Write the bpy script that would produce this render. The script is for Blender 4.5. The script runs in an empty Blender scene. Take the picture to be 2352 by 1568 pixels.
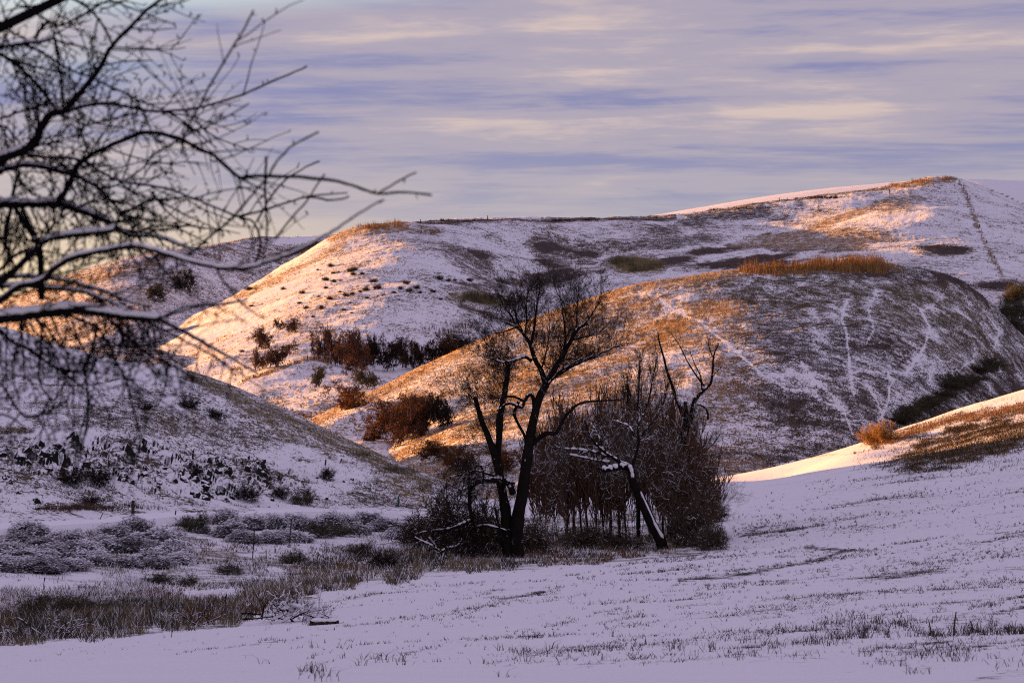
import bpy, math, random
import numpy as np
from mathutils import Vector, noise as mnoise

# ------------------------------------------------------------------ camera, sky, sun, exposure
SC = bpy.context.scene
COL = SC.collection
FPX = 4580.0                       # focal length in pixels of a 2352 px wide picture
CX, CY, HY = 1176.0, 784.0, 1035.0
TH = math.atan((HY - CY) / FPX)
cam_d = bpy.data.cameras.new("camera")
cam = bpy.data.objects.new("camera", cam_d)
COL.objects.link(cam)
cam.location = (0, 0, 0)
cam.rotation_euler = (math.radians(90) + TH, 0, 0)
cam_d.sensor_width = 36.0
cam_d.lens = 36.0 * FPX / 2352.0
cam_d.clip_start = 0.1
cam_d.clip_end = 6000
cam_d.dof.use_dof = True
cam_d.dof.focus_distance = 115.0
cam_d.dof.aperture_fstop = 7.1
SC.camera = cam

SUN_AZ = math.radians(-63.0)       # from +Y, negative is to the left
SUN_EL = math.radians(6.0)
sun_dir = Vector((math.sin(SUN_AZ) * math.cos(SUN_EL), math.cos(SUN_AZ) * math.cos(SUN_EL), math.sin(SUN_EL)))
sun_d = bpy.data.lights.new("sun", 'SUN')
sun_d.energy = 5.0
sun_d.angle = math.radians(0.55)
sun_d.color = (1.0, 0.45, 0.09)
sun = bpy.data.objects.new("sun", sun_d)
COL.objects.link(sun)
sun.rotation_euler = sun_dir.to_track_quat('Z', 'Y').to_euler()
sun.location = (-100, 50, 60)

vs = SC.view_settings
vs.view_transform = 'Standard'
try: vs.look = 'None'
except Exception: pass
vs.gamma = 1.0
vs.use_curve_mapping = False
vs.exposure = 1.65
SC.cycles.max_bounces = 4
SC.cycles.diffuse_bounces = 2
SC.cycles.glossy_bounces = 1
SC.cycles.transparent_max_bounces = 4
SC.cycles.sample_clamp_indirect = 3.0
SC.cycles.use_denoising = False
SC.cycles.filter_width = 1.15

W = bpy.data.worlds.new("World"); SC.world = W; W.use_nodes = True
nt = W.node_tree; nt.nodes.clear()
class NT:
    def __init__(s, tree): s.t = tree
    def n(s, typ, **kw):
        nd = s.t.nodes.new(typ)
        for k, v in kw.items(): setattr(nd, k, v)
        return nd
    def l(s, a, b): s.t.links.new(a, b)
    def math(s, op, a, b=None, c=None, clamp=False):
        nd = s.n('ShaderNodeMath', operation=op); nd.use_clamp = clamp
        for i, v in enumerate((a, b, c)):
            if v is None: continue
            if isinstance(v, (int, float)): nd.inputs[i].default_value = v
            else: s.l(v, nd.inputs[i])
        return nd.outputs[0]
    def ss(s, v, lo, hi, a=0.0, b=1.0):
        nd = s.n('ShaderNodeMapRange', interpolation_type='SMOOTHSTEP')
        s.l(v, nd.inputs[0])
        for i, q in ((1, lo), (2, hi), (3, a), (4, b)):
            if isinstance(q, (int, float)): nd.inputs[i].default_value = q
            else: s.l(q, nd.inputs[i])
        return nd.outputs[0]
    def mix(s, f, a, b, op='MIX'):
        nd = s.n('ShaderNodeMix', data_type='RGBA', blend_type=op)
        if isinstance(f, (int, float)): nd.inputs[0].default_value = f
        else: s.l(f, nd.inputs[0])
        for i, q in ((6, a), (7, b)):
            if isinstance(q, tuple): nd.inputs[i].default_value = (q[0], q[1], q[2], 1)
            else: s.l(q, nd.inputs[i])
        return nd.outputs[2]
    def noise(s, vec, scale, detail=4, rough=0.55, dist=0.0, dim='3D'):
        nd = s.n('ShaderNodeTexNoise', noise_dimensions=dim)
        nd.inputs['Scale'].default_value = scale
        nd.inputs['Detail'].default_value = detail
        nd.inputs['Roughness'].default_value = rough
        nd.inputs['Distortion'].default_value = dist
        if vec is not None: s.l(vec, nd.inputs['Vector'])
        return nd.outputs[0]
    def comb(s, x, y, z):
        nd = s.n('ShaderNodeCombineXYZ')
        for i, v in enumerate((x, y, z)):
            if isinstance(v, (int, float)): nd.inputs[i].default_value = v
            else: s.l(v, nd.inputs[i])
        return nd.outputs[0]
w = NT(nt)
SKY_STRENGTH = 0.1
tc = w.n('ShaderNodeTexCoord')
sep = w.n('ShaderNodeSeparateXYZ'); w.l(tc.outputs['Generated'], sep.inputs[0])
dx, dy, dz = sep.outputs
zz = w.math('ADD', w.math('MAXIMUM', dz, 0.0), 0.035)
qx = w.math('DIVIDE', dx, zz); qy = w.math('DIVIDE', dy, zz)
qv = w.comb(w.math('ADD', w.math('MULTIPLY', qx, 0.85), w.math('MULTIPLY', qy, 0.05)), qy, 1.3)
n1 = w.noise(qv, 0.95, 9, 0.64, 0.6)
qv2 = w.comb(w.math('MULTIPLY', qx, 0.34), w.math('ADD', qy, w.math('MULTIPLY', qx, 0.10)), 7.3)
n2 = w.noise(qv2, 2.3, 5, 0.6, 0.2)
qv3 = w.comb(w.math('MULTIPLY', qx, 0.5), qy, 3.1)
n3 = w.noise(qv3, 0.45, 2, 0.5)
qv4 = w.comb(w.math('MULTIPLY', qx, 1.6), w.math('MULTIPLY', qy, 3.4), 11.7)
n4 = w.noise(qv4, 1.2, 5, 0.62, 0.4)
nn = w.math('ADD', w.math('MULTIPLY', n1, 0.40), w.math('ADD', w.math('MULTIPLY', n2, 0.38), w.math('MULTIPLY', n4, 0.22)))
# elevation from horizon, as slope
el = w.math('DIVIDE', dz, w.math('POWER', w.math('ADD', w.math('MULTIPLY', dx, dx), w.math('MULTIPLY', dy, dy)), 0.5))
cdark, cmid, clight = (0.235, 0.23, 0.45), (0.43, 0.365, 0.465), (0.78, 0.59, 0.51)
nd1 = w.mix(w.ss(nn, 0.42, 0.525), cdark, cmid)
cl = w.mix(w.math('MULTIPLY', w.ss(nn, 0.525, 0.625), w.ss(el, 0.06, 0.2, 0.40, 0.80)), nd1, clight)
# towards the horizon the deck turns paler and smoother
lowc = (0.455, 0.42, 0.485)
lowf = w.ss(el, 0.10, 0.17, 0.62, 0.0)
cl = w.mix(lowf, cl, lowc)
# the glow round the hidden sun
sdot = w.math('ADD', w.math('MULTIPLY', dx, math.sin(SUN_AZ)), w.math('MULTIPLY', dy, math.cos(SUN_AZ)))
glow = w.math('MULTIPLY', w.ss(sdot, 0.36, 0.68), w.ss(el, 0.06, 0.155, 1.0, 0.0))
cl = w.mix(w.math('MULTIPLY', glow, 0.95), cl, (1.10, 0.79, 0.46))
high = w.ss(el, 0.25, 1.0)
cl = w.mix(w.math('MULTIPLY', high, 0.8), cl, (0.52, 0.445, 0.625))
k = w.math('MULTIPLY', 1.0, 1.0)
scale = w.n('ShaderNodeVectorMath', operation='SCALE'); w.l(cl, scale.inputs[0])
scale.inputs['Scale'].default_value = 0.312 / SKY_STRENGTH
sky = w.n('ShaderNodeTexSky'); sky.sky_type = 'NISHITA'; sky.sun_disc = False
sky.sun_elevation = SUN_EL; sky.sun_rotation = SUN_AZ % (2 * math.pi)
gap = w.math('MULTIPLY', w.ss(n3, 0.60, 0.70), w.ss(el, 0.16, 0.22))
fin = w.mix(w.ss(gap, 0.0, 1.0, 0.93, 0.35), sky.outputs[0], scale.outputs[0])
bg = w.n('ShaderNodeBackground'); w.l(fin, bg.inputs[0]); bg.inputs[1].default_value = SKY_STRENGTH
wo = w.n('ShaderNodeOutputWorld'); w.l(bg.outputs[0], wo.inputs[0])

# ------------------------------------------------------------------ helpers
CT, ST = math.cos(TH), math.sin(TH)
def P(px, py, d):
    """A point of the place at forward distance d seen at (px, py)."""
    x = (px - CX) / FPX; y = (CY - py) / FPX
    t = d / (CT - y * ST)
    return (x * t, d, (ST + y * CT) * t)
def proj(X, Y, Z):
    c = CT * Y + ST * Z; u = -ST * Y + CT * Z
    return CX + FPX * X / c, CY - FPX * u / c
def PA(a): return np.array([P(*q) for q in a])

def hash2(ix, iy, seed):
    h = (ix.astype(np.int64) * 374761393 + iy.astype(np.int64) * 668265263 + seed * 1442695041) & 0xffffffff
    h = ((h ^ (h >> 13)) * 1274126177) & 0xffffffff
    return ((h ^ (h >> 16)) & 0xffffff) / float(0xffffff)
def vnoise(x, y, seed=0):
    ix = np.floor(x); iy = np.floor(y); fx = x - ix; fy = y - iy
    fx = fx * fx * fx * (fx * (fx * 6 - 15) + 10); fy = fy * fy * fy * (fy * (fy * 6 - 15) + 10)
    a = hash2(ix, iy, seed); b = hash2(ix + 1, iy, seed); c = hash2(ix, iy + 1, seed); d = hash2(ix + 1, iy + 1, seed)
    return (a + (b - a) * fx + (c - a) * fy + (a - b - c + d) * fx * fy) * 2 - 1
def fbm(x, y, octv=4, seed=0, gain=0.5):
    s = 0; a = 1.0; t = 0
    for i in range(octv):
        c, sn = math.cos(0.6 * i), math.sin(0.6 * i)
        s = s + a * vnoise((x * c - y * sn) * 2 ** i + 17.3 * i, (x * sn + y * c) * 2 ** i, seed + i); t += a; a *= gain
    return s / t

class RBF:
    """thin-plate surface z(x, y) through points"""
    def __init__(s, pts, smooth=0.0):
        p = np.asarray(pts, float); s.c = p[:, :2]; s.m = s.c.mean(0); s.k = s.c.std()
        q = (s.c - s.m) / s.k; s.q = q; n = len(q)
        r = np.sqrt(((q[:, None] - q[None]) ** 2).sum(-1)); K = s.phi(r) + np.eye(n) * smooth
        A = np.zeros((n + 3, n + 3)); A[:n, :n] = K; A[:n, n] = 1; A[:n, n + 1:] = q; A[n, :n] = 1; A[n + 1:, :n] = q.T
        b = np.zeros(n + 3); b[:n] = p[:, 2]; s.w = np.linalg.solve(A, b); s.n = n
    @staticmethod
    def phi(r): return np.where(r > 1e-9, r * r * np.log(np.maximum(r, 1e-9)), 0)
    def __call__(s, X, Y):
        sh = np.shape(X); x = (np.ravel(X) - s.m[0]) / s.k; y = (np.ravel(Y) - s.m[1]) / s.k
        z = s.w[s.n] + s.w[s.n + 1] * x + s.w[s.n + 2] * y
        for i in range(s.n):
            r2 = (x - s.q[i, 0]) ** 2 + (y - s.q[i, 1]) ** 2
            z = z + s.w[i] * 0.5 * r2 * np.log(np.maximum(r2, 1e-12))
        return z.reshape(sh)

def make_mesh(name, V, F, mats=(), smooth=True, mi=None):
    """V (n,3) array, F (m,k) int array or a list of such arrays"""
    Fs = F if isinstance(F, list) else [F]
    Fs = [np.asarray(f, np.int32) for f in Fs if len(f)]
    me = bpy.data.meshes.new(name)
    V = np.asarray(V, np.float32)
    me.vertices.add(len(V)); me.vertices.foreach_set('co', V.ravel())
    loops = np.concatenate([f.ravel() for f in Fs]); tot = np.concatenate([np.full(len(f), f.shape[1], np.int32) for f in Fs])
    st = np.concatenate([[0], np.cumsum(tot)[:-1]]).astype(np.int32)
    me.loops.add(len(loops)); me.loops.foreach_set('vertex_index', loops)
    me.polygons.add(len(tot)); me.polygons.foreach_set('loop_start', st)
    try: me.polygons.foreach_set('loop_total', tot)
    except Exception: pass
    me.polygons.foreach_set('use_smooth', np.full(len(tot), smooth, bool))
    for m in mats: me.materials.append(m)
    if mi is not None: me.polygons.foreach_set('material_index', np.asarray(mi, np.int32))
    me.update(calc_edges=True)
    return me
def link(name, me, parent=None, kind=None, label=None, cat=None, group=None, loc=None):
    o = bpy.data.objects.new(name, me); COL.objects.link(o)
    if parent is not None: o.parent = parent
    if loc is not None: o.location = loc
    for k_, v in (('kind', kind), ('label', label), ('category', cat), ('group', group)):
        if v: o[k_] = v
    return o
def copy_tree(o, parent=None, **props):
    c = o.copy(); COL.objects.link(c)
    if parent is not None: c.parent = parent
    for k_, v in props.items(): c[k_] = v
    for ch in list(o.children): copy_tree(ch, c)
    return c

# ------------------------------------------------------------------ materials
SNOW = (0.86, 0.835, 0.89)
def new_mat(name):
    m = bpy.data.materials.new(name); m.use_nodes = True
    m.node_tree.nodes.clear(); g = NT(m.node_tree)
    b = g.n('ShaderNodeBsdfPrincipled'); o = g.n('ShaderNodeOutputMaterial'); g.l(b.outputs[0], o.inputs[0])
    b.inputs['Roughness'].default_value = 0.85
    b.inputs['Specular IOR Level'].default_value = 0.0
    return m, g, b
def terrain_mat(name, speck, gold, dark, olive, bump=0.5, stretch=1.0, rocky=False):
    """snow over turf: the vertex layer 'paint' says how much turf shows (R), how dark (G) and how green (B) it is"""
    m, g, b = new_mat(name)
    at = g.n('ShaderNodeAttribute', attribute_name='paint')
    s = g.n('ShaderNodeSeparateColor'); g.l(at.outputs['Color'], s.inputs[0])
    geo = g.n('ShaderNodeNewGeometry')
    mp = g.n('ShaderNodeMapping'); mp.inputs['Scale'].default_value = (1.0 / stretch, 1.0, 1.0); g.l(geo.outputs['Position'], mp.inputs[0])
    pos = mp.outputs[0]
    na = g.noise(pos, 1.0 / speck, 4, 0.62)
    nb = g.noise(pos, 0.22 / speck, 3, 0.6)
    nc = g.noise(pos, 0.06 / speck, 4, 0.65)
    n_ = g.math('ADD', g.math('MULTIPLY', na, 0.60), g.math('ADD', g.math('MULTIPLY', nb, 0.24), g.math('MULTIPLY', nc, 0.16)))
    th = g.math('SUBTRACT', 0.69, g.math('MULTIPLY', s.outputs[0], 0.40))
    mask = g.ss(n_, g.math('SUBTRACT', th, 0.03), g.math('ADD', th, 0.03))
    fl = g.noise(pos, 1.9 / speck, 3, 0.65)
    steep = g.n('ShaderNodeSeparateXYZ'); g.l(geo.outputs['True Normal'], steep.inputs[0])
    mask = g.math('MULTIPLY', mask, g.ss(g.math('ADD', g.math('ADD', fl, g.ss(s.outputs[0], 0.78, 0.90, 0.0, 0.3)), g.math('MULTIPLY', g.math('SUBTRACT', nb, 0.5), 0.5)), 0.40, 0.47, 0.12, 1.0))
    if rocky: rk_ = g.math('MULTIPLY', 1.0, g.ss(steep.outputs[2], 0.60, 0.74, 1.0, 0.0))
    var = g.noise(pos, 0.5 / speck, 3, 0.7)
    c1 = g.mix(var, tuple(x * 0.6 for x in gold), tuple(x * 1.4 for x in gold))
    c2 = g.mix(var, tuple(x * 0.6 for x in dark), tuple(x * 1.4 for x in dark))
    c3 = g.mix(var, tuple(x * 0.6 for x in olive), tuple(x * 1.4 for x in olive))
    turf = g.mix(s.outputs[2], g.mix(s.outputs[1], c1, c2), c3)
    sn = g.noise(pos, 0.13 / speck, 3, 0.5)
    snow = g.mix(sn, tuple(x * 0.93 for x in SNOW), SNOW)
    surf = g.mix(mask, snow, turf)
    if rocky: surf = g.mix(rk_, surf, (0.022, 0.021, 0.020))
    g.l(surf, b.inputs['Base Color'])
    bp = g.n('ShaderNodeBump'); bp.inputs['Strength'].default_value = bump; bp.inputs['Distance'].default_value = speck * 0.9
    g.l(g.math('ADD', n_, g.math('MULTIPLY', mask, 0.25)), bp.inputs['Height']); g.l(bp.outputs[0], b.inputs['Normal'])
    return m
GOLD, DARK, OLIVE = (0.33, 0.19, 0.08), (0.085, 0.066, 0.065), (0.14, 0.12, 0.055)
# ------------------------------------------------------------------ painting of the turf / snow cover
def seg_dist(px, py, line):
    d = np.full(px.shape, 1e9)
    for (x0, y0), (x1, y1) in zip(line[:-1], line[1:]):
        vx, vy = x1 - x0, y1 - y0; L = vx * vx + vy * vy + 1e-9
        t = np.clip(((px - x0) * vx + (py - y0) * vy) / L, 0, 1)
        d = np.minimum(d, np.hypot(px - x0 - t * vx, py - y0 - t * vy))
    return d
def ell(px, py, cx, cy, rx, ry, ang=0.0):
    c, s = math.cos(math.radians(ang)), math.sin(math.radians(ang))
    u = ((px - cx) * c + (py - cy) * s) / rx; v = (-(px - cx) * s + (py - cy) * c) / ry
    return np.clip(1.35 - (u * u + v * v), 0, 1)
def lay(paint, m, cover=None, dark=None, olive=None):
    for i, v in enumerate((cover, dark, olive)):
        if v is not None: paint[..., i] = paint[..., i] * (1 - m) + v * m

class Land:
    def __init__(s, name, pts, u0, u1, cols, y0, y1, rows, mat, amp, wl, painter, smooth=0.0, extra=None, seed=1, colsamp=None, relief=1.0):
        s.relief = relief
        s.rbf = RBF(PA([p for p in pts]) if extra is None else np.vstack([PA(pts), np.array(extra, float)]), smooth)
        s.extra_fn = None
        s.amp, s.wl, s.seed = amp, wl, seed
        us = (np.linspace(u0, u1, cols) - CX) / FPX
        # rows where the picture needs them
        yy = np.geomspace(y0, y1, 600)
        acc = np.zeros(599)
        for pxs in (colsamp or (200, 700, 1200, 1700, 2200)):
            Z = s.base((pxs - CX) / FPX * yy, yy); _, q = proj(0 * yy, yy, Z)
            acc = np.maximum(acc, np.maximum(-(q[1:] - q[:-1]), 0))
        wgt = acc / max(acc.sum(), 1e-9) + 0.12 * np.diff(np.log(yy)) / np.log(y1 / y0)
        cum = np.concatenate([[0], np.cumsum(wgt)]); ys = np.interp(np.linspace(0, cum[-1], rows), cum, yy)
        U, Y = np.meshgrid(us, ys); X = U * Y
        Z = s.base(X, Y); px, py = proj(X, Y, Z)
        paint = np.zeros(X.shape + (4,)); paint[..., 3] = 1
        s.painter = painter; painter(paint, px, py, X, Y)
        Z = Z + s.micro(X, Y, paint[..., 0])
        V = np.stack([X, Y, Z], -1).reshape(-1, 3)
        i = np.arange(rows - 1)[:, None] * cols + np.arange(cols - 1)[None]
        F = np.stack([i, i + 1, i + 1 + cols, i + cols], -1).reshape(-1, 4)
        me = make_mesh(name, V, F, [mat])
        ca = me.color_attributes.new('paint', 'FLOAT_COLOR', 'POINT')
        ca.data.foreach_set('color', np.clip(paint, 0, 1).reshape(-1).astype(np.float32))
        s.o = link(name, me, kind='structure')
        s.ys = ys
    def base(s, X, Y): return s.rbf(X, Y)
    def micro(s, X, Y, cover):
        big = fbm(X / (s.wl * 9), Y / (s.wl * 9), 3, s.seed + 40)
        t = fbm(X / s.wl, Y / s.wl, 3, s.seed, 0.6)
        mid = fbm(X / (s.wl * 28) + 5, Y / (s.wl * 22), 4, s.seed + 80, 0.55)
        if s.seed == 7:
            px_, py_ = proj(X, Y, s.base(X, Y)); zone = np.clip(ell(px_, py_, 330, 1075, 420, 62, 4) * 1.2, 0, 1) * (py_ < 1150) * (py_ > 960)
            rg = fbm(X / 2.6, Y / 2.0, 4, 333, 0.6); mid = mid + zone * (np.abs(rg) * 2.2 - 0.4) * 0.65 / (s.amp * 5.0 * s.relief)
        und = fbm(X / (s.wl * 30), Y / (s.wl * 14), 2, s.seed + 60) * 0.10 * (s.seed == 8)
        return und + big * s.amp * 3.0 + mid * s.amp * 5.0 * s.relief + np.maximum(t, -0.3) * s.amp * (0.35 + 1.3 * np.clip(cover, 0, 1))
    def z(s, X, Y, cover=0.3):
        X = np.atleast_1d(np.asarray(X, float)); Y = np.atleast_1d(np.asarray(Y, float))
        return s.base(X, Y) + s.micro(X, Y, cover)
    def hit(s, px, py, ymin=None, ymax=None):
        """forward distance where the line of sight (px, py) first meets this land"""
        ya, yb = ymin or s.ys[0], ymax or s.ys[-1]
        yy = np.geomspace(ya, yb, 500)
        a = np.array([P(px, py, 1.0)]); X = a[0, 0] * yy; Zr = a[0, 2] * yy
        below = Zr < s.base(X, yy)
        if not below.any(): return None
        k_ = int(np.argmax(below)); return float(yy[k_])
    def at(s, px, py, **kw):
        d = s.hit(px, py, **kw)
        if d is None: return None
        x = P(px, py, d)[0]
        return (x, d, float(s.z(x, d)[0]))

def T4(a): return [(x * 0.5202 + 1129, y * 0.5202 + 376.3) for x, y in a]

# ---- K: smooth snow field beyond the right crest
def paint_k(p, px, py, X, Y):
    p[..., 0] = 0.10
    lay(p, np.clip(1 - seg_dist(px, py, [(2225, 420), (2300, 448), (2352, 470)]) / 4, 0, 1), 0.8, 0.2)
K_PTS = [(1400, 520, 1000), (1550, 487.5, 1000), (1650, 471, 1000), (1750, 457.5, 1000), (1850, 445, 1000), (1950, 434.5, 1000), (2050, 424, 1000), (2190, 411, 1010),
         (2260, 413, 1010), (2352, 418, 1010), (2600, 430, 1010), (3000, 470, 1010),
         (1550, 640, 880), (2000, 600, 880), (2352, 500, 900), (2600, 520, 900), (1550, 560, 1150), (2000, 480, 1150), (2352, 470, 1150), (2900, 520, 1150), (1200, 640, 1000)]
# ---- A: far-left hill
def paint_a(p, px, py, X, Y):
    p[..., 0] = 0.45 + 0.2 * fbm(X / 20, Y / 25, 4, 5); p[..., 1] = 0.65
    lay(p, ell(px, py, 100, 740, 330, 80, -8), 0.50, 0.05)
    lay(p, ell(px, py, 200, 640, 220, 14, -14), 0.6, 0.1)
    lay(p, ell(px, py, 440, 690, 90, 40), 0.45, 0.8)
    lay(p, ell(px, py, 690, 575, 70, 9, -14), 0.95, 0.9)
    lay(p, ell(px, py, 300, 800, 90, 26), 0.55, 0.9)
    lay(p, ell(px, py, 680, 553, 70, 9, -6), 0.05)
A_PTS = [(-400, 700, 860), (-150, 695, 810), (0, 692, 770), (120, 664, 735), (170, 650, 730), (260, 622, 730), (350, 598, 750), (480, 573, 785), (600, 549, 820), (720, 540, 850), (790, 541, 870), (1000, 575, 880),
         (0, 740, 720), (150, 740, 645), (300, 735, 578), (420, 730, 635), (500, 725, 690), (0, 800, 650), (150, 800, 580), (300, 800, 515), (380, 800, 560), (450, 780, 620), (-300, 790, 760),
         (350, 660, 690), (480, 650, 740), (600, 620, 780), (680, 590, 810), (200, 690, 665), (550, 700, 730), (700, 650, 780),
         (300, 900, 440), (0, 900, 440),
         (170, 700, 830), (350, 660, 850), (600, 610, 920), (790, 610, 950), (-300, 750, 900), (1000, 640, 960)]
# ---- B: the big middle hill and, to the right, the fenced hill it runs into
FENCE_LINE = [(2212, 418), (2225, 450), (2245, 505), (2270, 560), (2310, 640)]
def paint_b(p, px, py, X, Y):
    f = fbm(X / 25, Y / 25, 4, 9)
    p[..., 0] = 0.38 + 0.16 * f + 0.12 * fbm(X / 7, Y / 10, 3, 10); p[..., 1] = 0.80 - 0.6 * np.clip((1000 - px) / 300, 0, 1)
    lay(p, np.clip(1.3 - seg_dist(px, py, [(760, 545), (860, 520), (930, 516)]) / 12, 0, 1), 0.75, 0.0)
    lay(p, np.clip(1.2 - seg_dist(px, py, [(790, 560), (700, 610), (620, 650), (540, 685)]) / 9, 0, 1), 0.62, 0.0)
    lay(p, ell(px, py, 980, 527, 45, 9), 0.6, 0.5)
    lay(p, np.clip(1.2 - seg_dist(px, py, [(960, 510), (1210, 506), (1440, 503), (1550, 498)]) / 5, 0, 1), 0.85, 0.95)
    n = fbm(X / 14, Y / 22, 4, 31)
    lay(p, np.clip(ell(px, py, 1240, 585, 150, 24, 4) * .8 + n * 1.7, 0, 1) * ell(px, py, 1240, 590, 230, 52), 1.0, 1.0)
    lay(p, np.clip(ell(px, py, 1250, 640, 200, 16, -8) * .8 + n * 1.6, 0, 1) * ell(px, py, 1250, 640, 260, 30), 0.92, 1.0)
    lay(p, np.clip(ell(px, py, 1680, 590, 260, 26, -6) * .8 + n * 2.0, 0, 1) * ell(px, py, 1690, 585, 340, 58, -6), 0.97, 0.97)
    lay(p, ell(px, py, 1460, 610, 70, 22, 6), 0.9, 0.4, 0.8)
    lay(p, np.clip(ell(px, py, 1640, 520, 190, 40, -14) * 0.7 + 1.8 * n, 0, 1) * ell(px, py, 1640, 520, 260, 60, -14), 0.74, 0.97)
    lay(p, np.clip(1.2 - seg_dist(px, py, [(1600, 492), (1800, 461), (1950, 441), (2040, 430)]) / 5, 0, 1), 0.8, 0.8)
    lay(p, np.clip(1.2 - seg_dist(px, py, [(1790, 555), (1860, 525), (1960, 490), (2060, 455)]) / 10 + n * 0.6, 0, 1), 0.72, 0.05)
    lay(p, ell(px, py, 2060, 470, 60, 18, -12), 0.6, 0.35)
    lay(p, np.clip(ell(px, py, 1860, 552, 190, 22, -2) + n, 0, 1) * ell(px, py, 1860, 552, 240, 34), 0.72, 0.35)
    lay(p, np.clip(ell(px, py, 2165, 574, 75, 17, 2) + n * 0.5, 0, 1) * ell(px, py, 2165, 574, 100, 26), 1.0, 1.0)
    lay(p, np.clip(1.2 - seg_dist(px, py, [(2060, 424), (2110, 416), (2190, 412)]) / 7, 0, 1), 0.8, 0.0)
    lay(p, np.clip(1.15 - seg_dist(px + 3 * fbm(X / 5, Y / 5, 2, 8), py, [(x - 6, y) for x, y in FENCE_LINE]) / 6 + 1.2 * fbm(X / 3, Y / 4, 3, 88), 0, 1) * (seg_dist(px, py, [(x - 6, y) for x, y in FENCE_LINE]) < 10), 0.65, 0.4)
    lay(p, ell(px, py, 2290, 655, 60, 12), 0.9, 1.0)
    # little benches and gullies low down
    lay(p, np.clip(1.2 - seg_dist(px, py, [(370, 845), (455, 800), (530, 770)]) / 14 + n * .4, 0, 1), 0.5, 0.0)
    lay(p, np.clip(1.2 - seg_dist(px, py, [(560, 880), (640, 850), (707, 826), (760, 828)]) / 5, 0, 1), 0.85, 0.3)
    lay(p, np.clip(1.2 - seg_dist(px, py, [(665, 800), (720, 775), (770, 752)]) / 6, 0, 1), 0.6, 0.0)
    lay(p, ell(px, py, 860, 845, 120, 18), 0.12, 0.8)
    lay(p, np.clip(1.2 - seg_dist(px, py, [(600, 905), (660, 940), (740, 975)]) / 8 + n * .4, 0, 1), 0.6, 0.9)
    lay(p, np.clip(1.2 - seg_dist(px, py, [(1060, 700), (1130, 725), (1200, 740)]) / 9, 0, 1), 0.85, 0.9)
    lay(p, ell(px, py, 1110, 685, 80, 15, 6), 0.85, 0.3, 0.9)
B_PTS = [(330, 846, 500), (300, 900, 470), (400, 805, 510), (450, 768, 535), (500, 722, 580), (540, 685, 625), (600, 645, 660), (680, 595, 690), (760, 545, 715), (850, 521, 725), (920, 511, 735), (1020, 506, 740), (1210, 504, 760), (1450, 501, 800),
         (1550, 494, 815), (1700, 474, 840), (1800, 460, 850), (1950, 440, 860), (2050, 427, 865), (2110, 414, 865), (2190, 407, 865), (2225, 425, 860), (2290, 452, 860), (2352, 478, 860), (2550, 540, 870),
         (650, 650, 618), (700, 650, 596), (800, 650, 560), (900, 650, 538), (1000, 650, 538), (1100, 660, 590), (1200, 680, 640),
         (800, 580, 655), (900, 570, 640), (1000, 570, 632), (1100, 575, 670), (1200, 590, 700), (1350, 590, 710), (1500, 600, 690),
         (520, 760, 518), (600, 750, 508), (700, 750, 492), (800, 750, 482), (900, 750, 480), (1000, 750, 488), (1100, 740, 540),
         (450, 840, 448), (520, 840, 440), (600, 840, 430), (700, 826, 424), (800, 845, 425), (900, 848, 425), (1000, 845, 430), (1100, 800, 480), (800, 815, 445), (950, 815, 448),
         (560, 885, 405), (640, 905, 385), (700, 940, 355), (740, 985, 330), (760, 900, 375), (600, 935, 365), (850, 900, 370), (850, 990, 320), (800, 1060, 285), (700, 1060, 290), (900, 1060, 285), (1300, 1060, 300), (500, 900, 410), (700, 870, 405),
         (1350, 640, 650), (1500, 660, 600), (1600, 620, 640), (1700, 560, 740), (1600, 560, 730), (1800, 560, 710), (1900, 560, 690), (2000, 560, 672), (2100, 560, 655), (2200, 560, 648), (2275, 560, 650), (2352, 560, 690),
         (1800, 500, 800), (1900, 500, 775), (2000, 500, 745), (2100, 490, 735), (2200, 480, 745), (2240, 480, 755), (2310, 500, 790),
         (1900, 640, 560), (2100, 640, 560), (2250, 640, 560), (2310, 645, 565), (2352, 640, 590), (2352, 760, 470), (2500, 640, 620), (2600, 760, 500), (1700, 700, 540), (2000, 800, 480), (2300, 800, 450),
         (1300, 760, 520), (1300, 900, 430), (1600, 850, 460), (1000, 950, 360), (2350, 900, 400), (2700, 900, 420)]
B_BACK = [(x, y + 55, d + 95) for x, y, d in ((540, 700, 640), (680, 595, 690), (760, 545, 715), (920, 511, 735), (1210, 504, 760), (1550, 494, 815), (1800, 460, 850), (2050, 427, 865), (2190, 407, 865), (2352, 478, 860), (2550, 540, 870))]
B_BACK += [(250, 850, 560), (330, 800, 600), (420, 740, 650)]
# ---- D: the domed spur
TRAILS = [[(1700, 560), (1660, 640), (1690, 740), (1640, 830), (1680, 930)], [(1430, 960), (1340, 930), (1250, 935), (1180, 900)], [(1575, 850), (1480, 800), (1420, 720)], [(1880, 870), (1960, 880), (2040, 870)], [(1650, 960), (1700, 1040), (1730, 1110)], [(745, 590), (770, 625), (850, 665), (930, 710), (1000, 765), (1080, 830), (1140, 880), (1200, 940), (1250, 970), (1300, 1000)],
          [(1570, 600), (1545, 680), (1565, 740), (1575, 850), (1585, 940), (1600, 1030)],
          [(1890, 640), (1935, 720), (1920, 800), (1880, 870), (1830, 925)],
          [(1590, 925), (1750, 925), (1900, 925), (2000, 922), (2060, 912), (2130, 870), (2135, 810)],
          [(1750, 930), (1770, 960), (1750, 1040), (1720, 1130)],
          [(1370, 890), (1430, 960), (1520, 1040), (1560, 1100), (1595, 1190)],
          [(2190, 670), (2240, 740), (2225, 810)],
          [(1935, 740), (2000, 800), (2050, 840), (2100, 860)],
          [(1300, 1000), (1400, 1010), (1480, 1060), (1560, 1100)],
          [(1940, 925), (1940, 970)], [(1970, 570), (1990, 600), (1900, 650)]]
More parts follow.
